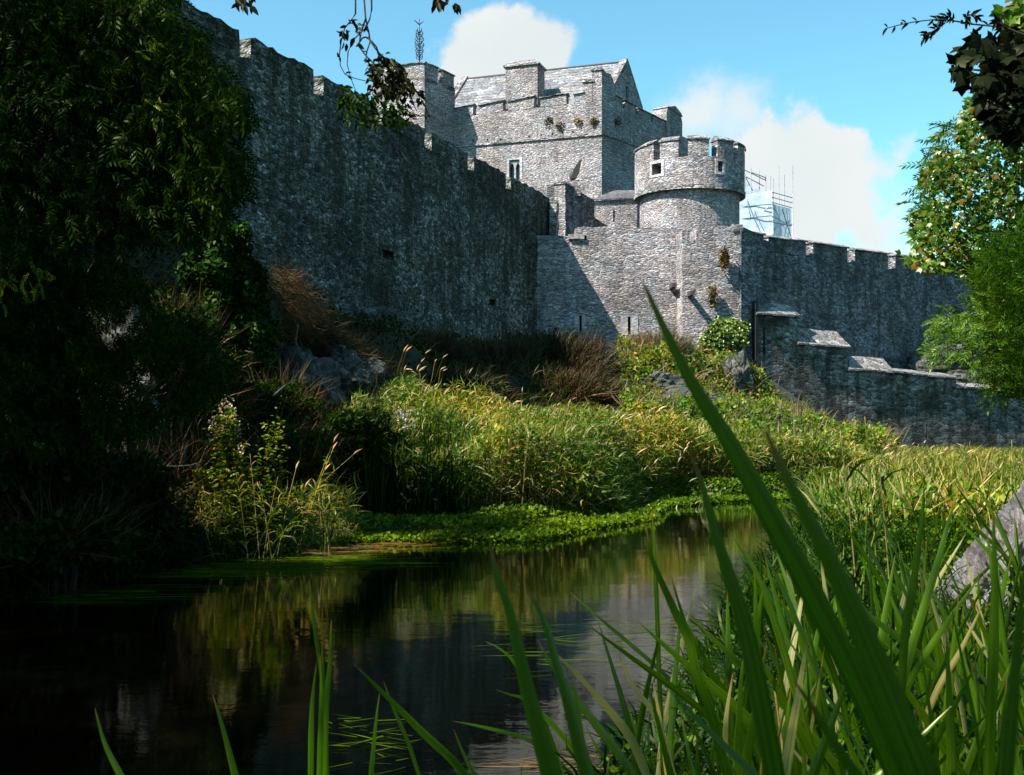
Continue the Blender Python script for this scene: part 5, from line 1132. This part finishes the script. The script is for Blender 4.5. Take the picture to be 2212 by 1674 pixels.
tall_plant('straggling half-sunlit leafy weeds at the water edge below the tall plants', 530, 1185, 14.2, [(450, 1040), (490, 1050), (540, 1040), (580, 1060), (520, 1090), (470, 1110), (600, 1100), (430, 1080), (460, 1000), (500, 1010), (550, 1010), (590, 1020), (630, 1070), (480, 1080), (560, 1110), (440, 1130), (510, 1130)], flower=False, per=90, name='leafy_plant')
def reed_clump(label, base, D, tips, heads=True, mat='grass', group='arching reed grasses', nleaf=7, ll=(.18, .34), hs=(.11, .15)):
    b = P(*base, D); b.z = max(.0, g1(b.x, b.y)); t_ = thing('reed_grass', label, 'grass clump', tuple(b), group); ln = []; pos, dr, hd, hdir = [], [], [], []
    for (x, y) in tips:
        e = P(x, y, D+random.uniform(-.2, .2)); s_ = b+Vector((random.uniform(-.25, .25), random.uniform(-.2, .2), 0)); m_ = s_.lerp(e, .55)+Vector((0, 0, .1*abs(e.x-s_.x)+.04)); cp = curve_pts([s_, m_, e], 14)
        ln.append((cp, list(np.linspace(.006, .0025, len(cp)))))
        for k in range(nleaf):
            i_ = random.randint(2, len(cp)-3); tan = (cp[i_+1]-cp[i_]).normalized(); sd_ = random.choice((-1, 1)); pos.append(cp[i_]); dr.append(tan*.8+Vector((sd_*.6, random.uniform(-.4, .4), .3)))
        hd.append(e-(cp[-1]-cp[-2]).normalized()*.02); hdir.append((cp[-1]-cp[-2]).normalized())
    mobj('stems', tubes_mesh('stems', ln, 4), M['grass'], t_)
    fr = frames(Aarr(dr), unit(rng.normal(size=(len(pos), 3))*.3+np.array([0, 0, 1.]))); scatter_mesh('leaves', *blade_tpl(5, 1.5, .7, 1), Aarr(pos), fr, rng.uniform(*ll, len(pos)), M[mat], t_, .055)
    if heads: fr = frames(Aarr(hdir), np.tile([0, 0, 1.], (len(hd), 1))); scatter_mesh('seed_heads', *HEAD, Aarr(hd), fr, rng.uniform(*hs, len(hd)), M['seed'], t_)
    return t_
reed_clump('sunlit reeds arching right with pale seed heads, beside the tall plants', (600, 1170), 14.3, [(722, 952), (720, 968), (704, 1013), (765, 980), (640, 1010), (660, 1050)], nleaf=9)
reed_clump('short sunlit reeds with blue-green leaves in front of the tall plants', (560, 1190), 13.9, [(510, 1020), (560, 1040), (620, 1060), (650, 1100), (600, 1030), (690, 1090), (540, 980), (660, 1130)], heads=False, nleaf=8)
reed_clump('thin upright sunlit reeds standing at the shore right of the tall plants', (700, 1185), 14.4, [(680, 1040), (695, 1060), (708, 1050), (720, 1075), (690, 1085), (730, 1110), (742, 1130)], heads=False, nleaf=5, ll=(.1, .2))
reed_clump('dim reeds at the dark shore, left of the tall plants', (430, 1200), 13.6, [(400, 1120), (430, 1110), (470, 1130), (500, 1150), (450, 1160), (380, 1150)], heads=False, mat='shade', nleaf=5, ll=(.15, .3))
reed_clump('single tall reed bent over at its tip above the meadow', (1138, 930), 27, [(1128, 845), (1080, 858), (1075, 870), (1095, 862), (1190, 856), (1238, 862)], nleaf=2)
# dry arching twigs on the left bank
ln = []
for pts in ([(255, 900), (290, 893), (310, 890)], [(275, 925), (300, 918), (330, 920), (350, 930)], [(330, 918), (365, 905), (385, 902)], [(590, 855), (620, 830), (660, 815)], [(645, 700), (640, 740), (655, 760)], [(210, 800), (260, 810), (300, 815)], [(300, 1015), (360, 1008), (410, 1005), (440, 995)]):
    w_ = [P(x, y, 13.4 if y > 850 else 15) for x, y in pts]; cp = curve_pts(w_, 8); ln.append((cp, list(np.linspace(.012, .005, len(cp)))))
tag(mobj('dead_twigs', tubes_mesh('dead_twigs', ln, 5), M['barkgrey']), 'pale dead twigs catching the light on the dark left bank', kind='stuff')

# floating reeds on the water
def floating(poly, n, label, mat, L=(.4, 1.3), ang=.15, z0=.004, w_=(.010, .02)):
    q_ = sample_poly(poly, n); D = FPX*H/(q_[:, 1]-HY); pos = np.column_stack([(q_[:, 0]-CX)/FPX*D, D, rng.uniform(z0, z0+.02, n)])
    fr = frames(unit(np.column_stack([np.where(rng.random(n) < .5, 1, -1)*np.ones(n), rng.normal(0, ang, n), rng.normal(0, .006, n)])), np.tile([0, 0, 1.], (n, 1))+rng.normal(size=(n, 3))*.15)
    Ls = rng.uniform(*L, n); return tstuff(scatter_mesh('floating_reeds', *blade_tpl(4, .0, .8, 1), pos, fr, Ls, mat, None, rng.uniform(*w_, n)/Ls*1.0), label)
floating([(350, 1238), (470, 1222), (620, 1205), (760, 1198), (830, 1205), (800, 1225), (620, 1238), (450, 1250)], 260, 'flat bluish-green reed blades drifting on the dark water', M['cress'])
floating([(560, 1195), (640, 1180), (740, 1172), (860, 1165), (925, 1178), (840, 1190), (680, 1205)], 130, 'sunlit pale reeds lying on the water by the shore', M['irissunlit'], (.2, .8), .3, .02)
floating([(30, 1290), (120, 1270), (250, 1262), (360, 1278), (250, 1300), (100, 1310)], 70, 'dim floating reeds at the far left of the water', M['cress'])
floating([(1080, 1360), (1180, 1340), (1330, 1300), (1480, 1340), (1500, 1400), (1350, 1440), (1180, 1460)], 90, 'bluish floating blades among the foreground leaves', M['cress'], (.1, .5), .3, .004, (.006, .014))
floating([(710, 1560), (830, 1535), (900, 1600), (880, 1674), (760, 1660)], 34, 'small sunlit blades floating near the bottom of the picture', M['cress'], (.06, .25), .6, .004, (.006, .012))
floating([(1040, 1674), (1160, 1640), (1260, 1600), (1300, 1674)], 40, 'pale floating blades under the foreground iris', M['irissunlit'], (.1, .4), .5, .004, (.006, .012))

# ------------------------------------------------------------------ foreground iris
def blade_me(paths):
    """paths: list of (points, widths, twist) -> one mesh with folded three-vertex rings and uv"""
    V, F, UVs = [], [], []
    for pts, wd_, tw in paths:
        n_ = len(pts); base = len(V); s_l = 0
        for i in range(n_):
            a_ = pts[max(0, i-1)]; b_ = pts[min(n_-1, i+1)]; t_ = (b_-a_).normalized(); view = Vector((math.sin(tw), -math.cos(tw), .15))
            s_ = t_.cross(view).normalized(); nn_ = s_.cross(t_); w2 = wd_[i]/2
            V += [pts[i]-s_*w2, pts[i]+nn_*w2*.35, pts[i]+s_*w2]; s_l += (pts[i]-pts[i-1]).length if i else 0
            UVs += [(0, s_l), (.5, s_l), (1, s_l)]
            if i: o_ = base+3*i; F += [(o_-3, o_-2, o_+1, o_), (o_-2, o_-1, o_+2, o_+1)]
    me = bpy.data.meshes.new('leaf'); me.from_pydata([tuple(v) for v in V], [], F); uvl = me.uv_layers.new(name='UVMap'); off = random.uniform(0, 50)
    for l in me.loops: uvl.data[l.index].uv = (UVs[l.vertex_index][0]+off, UVs[l.vertex_index][1])
    me.shade_smooth(); return me
def leaf_from_px(path, wpx, D, parent, mat='iris', tw=None, Dtip=None):
    Dtip = Dtip or D; m_ = len(path); ctrl = [P(x, y, Dtip+(D-Dtip)*i/(m_-1)) for i, (x, y) in enumerate(path)]
    last = ctrl[-1]; dv = (ctrl[-1]-ctrl[-2]).normalized(); dv.z = min(dv.z, -.5); 
    gz_ = -.1
    pts = curve_pts(ctrl, 5*len(ctrl)); ext = last.z-gz_
    if ext > .05:
        dvx = dv.copy(); p_ = pts[-1].copy()
        for k_ in range(8):
            dvx = (dvx*.8+Vector((dv.x*.1, .02, -1))*.2).normalized(); p_ = p_+dvx*ext/8; pts.append(p_.copy())
    n_ = len(pts); ls = [0]
    for i in range(1, n_): ls.append(ls[-1]+(pts[i]-pts[i-1]).length)
    wr = wpx/FPX*D; wd_ = [wr*min(1, .06+((l_/(wr*13))**.75)) for l_ in ls]
    me = blade_me([(pts, wd_, random.uniform(-.5, .5) if tw is None else tw)]); return mobj('leaf', me, M[mat], parent)
def iris(label, leaves_, extra=0, hgt=(.7, 1.0), D=None, spread=.25, pos=None, lean=.25):
    if pos is None: x_, y_, = leaves_[0][0][-1]; d_ = leaves_[0][2]; b = P(x_, y_, d_)
    else: b = Vector((pos[0], pos[1], 0))
    b.z = max(-.05, g1(b.x, b.y)); t_ = thing('iris_plant', label, 'iris', tuple(b), 'yellow flag irises in the foreground')
    for L in leaves_: leaf_from_px(L[0], L[1], L[2], t_, *(L[3:4] or ('iris',)), **(L[4] if len(L) > 4 else {}))
    for k in range(extra):
        a_ = random.uniform(0, 6.28); h_ = random.uniform(*hgt); s_ = b+Vector((random.gauss(0, .07), random.gauss(0, .07), -.05)); ln_ = random.gauss(0, lean)
        lean_v = Vector((ln_-.05, random.gauss(0, lean*.6), 0)); e_ = s_+Vector((0, 0, h_))+lean_v*h_; m_ = s_.lerp(e_, .5)-lean_v*h_*.12
        pts = curve_pts([s_, m_, e_+Vector((lean_v.x*.15, 0, -abs(ln_)*.12))], 14)[::-1]; n_ = len(pts); w_ = random.uniform(.018, .03); ls = [0]
        for i in range(1, n_): ls.append(ls[-1]+(pts[i]-pts[i-1]).length)
        mobj('leaf', blade_me([(pts, [w_*min(1, .06+((l_/(w_*13))**.75)) for l_ in ls], random.uniform(-1, 1))]), M['iris' if random.random() < .88 else 'irissunlit'], t_)
    return t_
A = [(1388, 607), (1440, 720), (1500, 835), (1560, 930), (1604, 1005), (1676, 1137), (1758, 1290), (1862, 1499), (1937, 1674)]
B = [(1652, 928), (1676, 980), (1723, 1077), (1770, 1168), (1830, 1290), (1895, 1440), (1990, 1674)]
Cc = [(1491, 975), (1520, 1060), (1545, 1150), (1580, 1260), (1612, 1365), (1640, 1500), (1673, 1674)]
iris('nearest iris with the longest leaf, its tip reaching up over the sunlit wall', [(A, 52, .95), (Cc, 46, 1.0)])
iris('very broad dark near leaf crossing the lower right of the picture', [(B, 104, .62), ([(1715, 1470), (1757, 1530), (1802, 1605), (1850, 1674)], 44, .9)])
iris('dark narrow iris leaves standing over the middle of the water', [([(1058, 1160), (1070, 1229), (1100, 1319), (1121, 1409), (1142, 1500), (1190, 1674)], 44, 1.1), ([(1135, 1265), (1155, 1300), (1178, 1349), (1199, 1424), (1225, 1510), (1268, 1674)], 42, 1.25)])
iris('thin dark upright iris leaf left of the bright bent ones', [([(1408, 1108), (1414, 1180), (1417, 1260), (1420, 1340), (1424, 1460), (1430, 1600)], 11, 3.4)], 4, pos=None)
iris('iris with a bright yellow-green leaf beside the thin dark leaf', [([(1395, 1132), (1406, 1199), (1430, 1259), (1460, 1325), (1487, 1379), (1505, 1454), (1538, 1545), (1570, 1674)], 22, 2.2)], 3)
iris('iris with long cream-lit leaves arching to the left over the water', [([(1191, 1403), (1235, 1445), (1280, 1493), (1325, 1545), (1364, 1599), (1397, 1674)], 19, 2.4, 'irissunlit'), ([(1334, 1409), (1370, 1484), (1412, 1539), (1430, 1590), (1454, 1674)], 15, 2.8, 'irissunlit'), ([(1409, 1463), (1424, 1545), (1442, 1674)], 11, 3.2, 'irissunlit'), ([(1160, 1380), (1200, 1450), (1260, 1530), (1330, 1620), (1370, 1674)], 20, 2.6)], 5)
iris('iris with leaves lying almost flat over the dark water', [([(976, 1557), (1040, 1570), (1136, 1596), (1200, 1640)], 9, 4.0), ([(980, 1575), (998, 1620), (1024, 1674)], 15, 3.4), ([(1072, 1490), (1100, 1500), (1136, 1512), (1190, 1560)], 13, 3.8), ([(1048, 1385), (1080, 1402), (1110, 1430), (1150, 1500)], 10, 4.2)])
iris('iris with one broad leaf slanting across the water, tip to the left', [([(765, 1435), (815, 1484), (861, 1530), (921, 1590), (975, 1640), (1015, 1690)], 19, 3.0), ([(828, 1470), (850, 1530), (880, 1600), (905, 1674)], 9, 3.4)])
iris('tight bundle of upright sunlit iris leaves in the middle of the dark water', [([(668, 1250), (674, 1304), (683, 1379), (692, 1439), (700, 1520), (700, 1674)], 9, 3.6), ([(716, 1339), (712, 1439), (704, 1530), (700, 1690)], 15, 3.5), ([(684, 1430), (674, 1530), (671, 1690)], 13, 3.6), ([(691, 1415), (694, 1500), (690, 1690)], 15, 3.4), ([(695, 1390), (698, 1450), (705, 1600)], 8, 3.7)])
iris('single slim iris leaf right of the tight bundle', [([(820, 1497), (812, 1560), (800, 1690)], 14, 3.4)])
iris('single slanting iris leaf left of the tight bundle', [([(459, 1499), (482, 1575), (512, 1690)], 17, 3.3)])
iris('short leaning iris leaf at the bottom left corner of the water', [([(205, 1530), (228, 1610), (268, 1690)], 20, 3.1)])
iris('iris with a tall broad sunlit leaf close to the leaning trunk', [([(2146, 1096), (2147, 1180), (2149, 1246), (2145, 1439), (2136, 1674)], 27, 2.0), ([(1996, 1043), (1993, 1121), (1983, 1184), (1971, 1278), (1955, 1372), (1940, 1600)], 20, 2.4)], 4)
iris('iris with leaves fanned widely to the right', [([(2068, 1071), (2049, 1127), (2027, 1209), (2002, 1293), (1971, 1390), (1945, 1500)], 17, 3.0), ([(2115, 1247), (2043, 1349), (1983, 1440), (1945, 1520)], 14, 3.1), ([(2136, 1247), (2088, 1334), (2028, 1454), (1990, 1560)], 15, 2.9), ([(2124, 1304), (2073, 1409), (2028, 1484), (1980, 1599)], 14, 2.8, 'irissunlit')], 6)
iris('blurred grey-green leaf very close at the right edge', [([(2225, 1180), (2211, 1260), (2202, 1343), (2193, 1454), (2180, 1600)], 36, .75)])
iris('iris behind the long near leaf, with three leaves leaning left', [([(1601, 1171), (1645, 1262), (1683, 1372), (1720, 1500), (1760, 1640)], 17, 2.6), ([(1639, 1171), (1661, 1215), (1708, 1309), (1770, 1480)], 14, 2.9), ([(1739, 1328), (1763, 1439), (1781, 1560)], 15, 3.0)], 6)
iris('low iris with a cream-lit leaf at the bottom edge, between two dark near leaves', [([(1583, 1454), (1568, 1560), (1565, 1690)], 15, 2.6, 'irissunlit'), ([(1709, 1484), (1700, 1560), (1694, 1690)], 19, 2.4), ([(1733, 1550), (1739, 1690)], 16, 2.5), ([(1610, 1400), (1600, 1480), (1590, 1690)], 17, 2.7)], 4)
iris('iris at the bottom right corner with narrow pale leaves', [([(2202, 1460), (2184, 1545), (2163, 1629), (2155, 1700)], 9, 2.6, 'irissunlit'), ([(2176, 1460), (2165, 1560), (2150, 1690)], 10, 2.6)], 5)
places = [(.75, 3.4, 12, 'first small iris clump at the water edge, right of the flat leaves'), (1.15, 3.9, 14, 'leafy iris clump behind the cream-lit leaves'), (1.45, 3.0, 12, 'iris clump under the very broad near leaf'), (1.75, 4.3, 14, 'iris clump standing before the far bank reeds'),
          (2.25, 3.8, 14, 'iris clump in front of the leaning trunk'), (2.5, 4.8, 12, 'iris clump at the foot of the leaning trunk'), (1.3, 5.0, 12, 'farthest iris clump beside the open water'), (1.95, 5.4, 12, 'iris clump in shade beyond the near leaves'),
          (2.0, 2.9, 10, 'iris clump at the lower right under the fan of leaves'), (1.0, 2.6, 8, 'iris clump at the bottom edge below the cream-lit leaves'), (1.6, 3.6, 12, 'upright iris clump in the middle of the lower right'), (2.75, 5.8, 10, 'dim iris clump right of the open water')]
for (x, y, k, lb) in places: iris(lb, [], int(k*1.5), (.62, .98), pos=(x, y), lean=.22)
# undergrowth of the near bank
NB = [(.3, 4.2), (.6, 5.6), (1.3, 7.4), (2.4, 10.5), (3.2, 12.5), (6, 12), (5.5, 7), (3.2, 3.2), (1.6, 1.7), (.5, 2.0), (0, 3.0)]
n = 15000; xy = sample_poly(NB, n); pos = np.column_stack([xy, np.maximum(gh(xy[:, 0], xy[:, 1]), 0)+.12*rng.random(n)]); fr = frames(up_dirs(n, .5, (-.05, 0, .8)), rand_dir(n))
tstuff(scatter_mesh('bank_reeds', *blade_tpl(5, 1.3, .7, 1), pos, fr, rng.uniform(.18, .5, n), M['grassdark'], None, rng.uniform(.018, .035, n)), 'fine grass between the foreground iris plants')
n = 9000; xy = sample_poly(NB, n); pos = np.column_stack([xy, np.maximum(gh(xy[:, 0], xy[:, 1]), 0)+.02+.28*rng.random(n)])
tstuff(leaves('bank_weeds', pos, M['cress'], None, (.02, .045), LEAF, 1, (0, -.2, .1), .7, (0, -.3, 1), .6), 'small round-leaved weeds under the foreground iris plants')
reed_clump('tall thin reeds with drooping leaves in front of the stepped wall', (1880, 1300), 6.5, [(1868, 900), (1815, 930), (1880, 960), (1950, 990), (1900, 1010)], heads=False, mat='shade', nleaf=3, ll=(.2, .4))
reed_clump('reed with a seed head rising before the right end of the stepped wall', (2160, 1250), 6.8, [(2185, 950), (2110, 985), (2140, 1040), (2205, 1060), (2075, 1040)], heads=False, mat='shade', nleaf=3, ll=(.2, .4))
reed_clump('pink-tipped weed low among the foreground iris leaves', (1700, 1600), 2.8, [(1690, 1470), (1672, 1478), (1706, 1476), (1662, 1468)], nleaf=2, ll=(.04, .08), hs=(.02, .03))
# sunlit grasses round the tall plants
n = 5500; xy = sample_poly([(-4.3, 14.6), (-3.9, 13.6), (-2.4, 15.2), (-2.2, 16.2), (-3.6, 16.4)], n)
pos = np.column_stack([xy, np.maximum(gh(xy[:, 0], xy[:, 1]), 0)+.75*rng.random(n)**1.6]); fr = frames(up_dirs(n, .65, (.25, -.1, .6)), rand_dir(n))
tstuff(scatter_mesh('bank_grass', *blade_tpl(5, 1.4, .7, 1), pos, fr, rng.uniform(.12, .34, n), M['grass'], None, rng.uniform(.035, .06, n)), 'lush sunlit grass round the feet of the tall plants')
n = 9000; f_ = rng.random(n); ex = -3.5-5.5*f_**1.2; ey = np.interp(ex, [-9, -8, -5, -4.1, -3.4], [8.9, 9.0, 10.7, 12.9, 14.9])+rng.uniform(-.25, .9, n)
pos = np.column_stack([ex+rng.uniform(-.2, .2, n), ey, .02+.4*rng.random(n)]); fr = frames(up_dirs(n, .6, (.25, -.45, -.15)), unit(rng.normal(size=(n, 3))*.4+np.array([0, -.4, 1])))
tstuff(scatter_mesh('overhanging_grass', *blade_tpl(5, 1.2, .7, 1), pos, fr, rng.uniform(.15, .4, n), M['shade'], None, rng.uniform(.04, .08, n)), 'dark grass trailing over the edge of the left bank into the water')
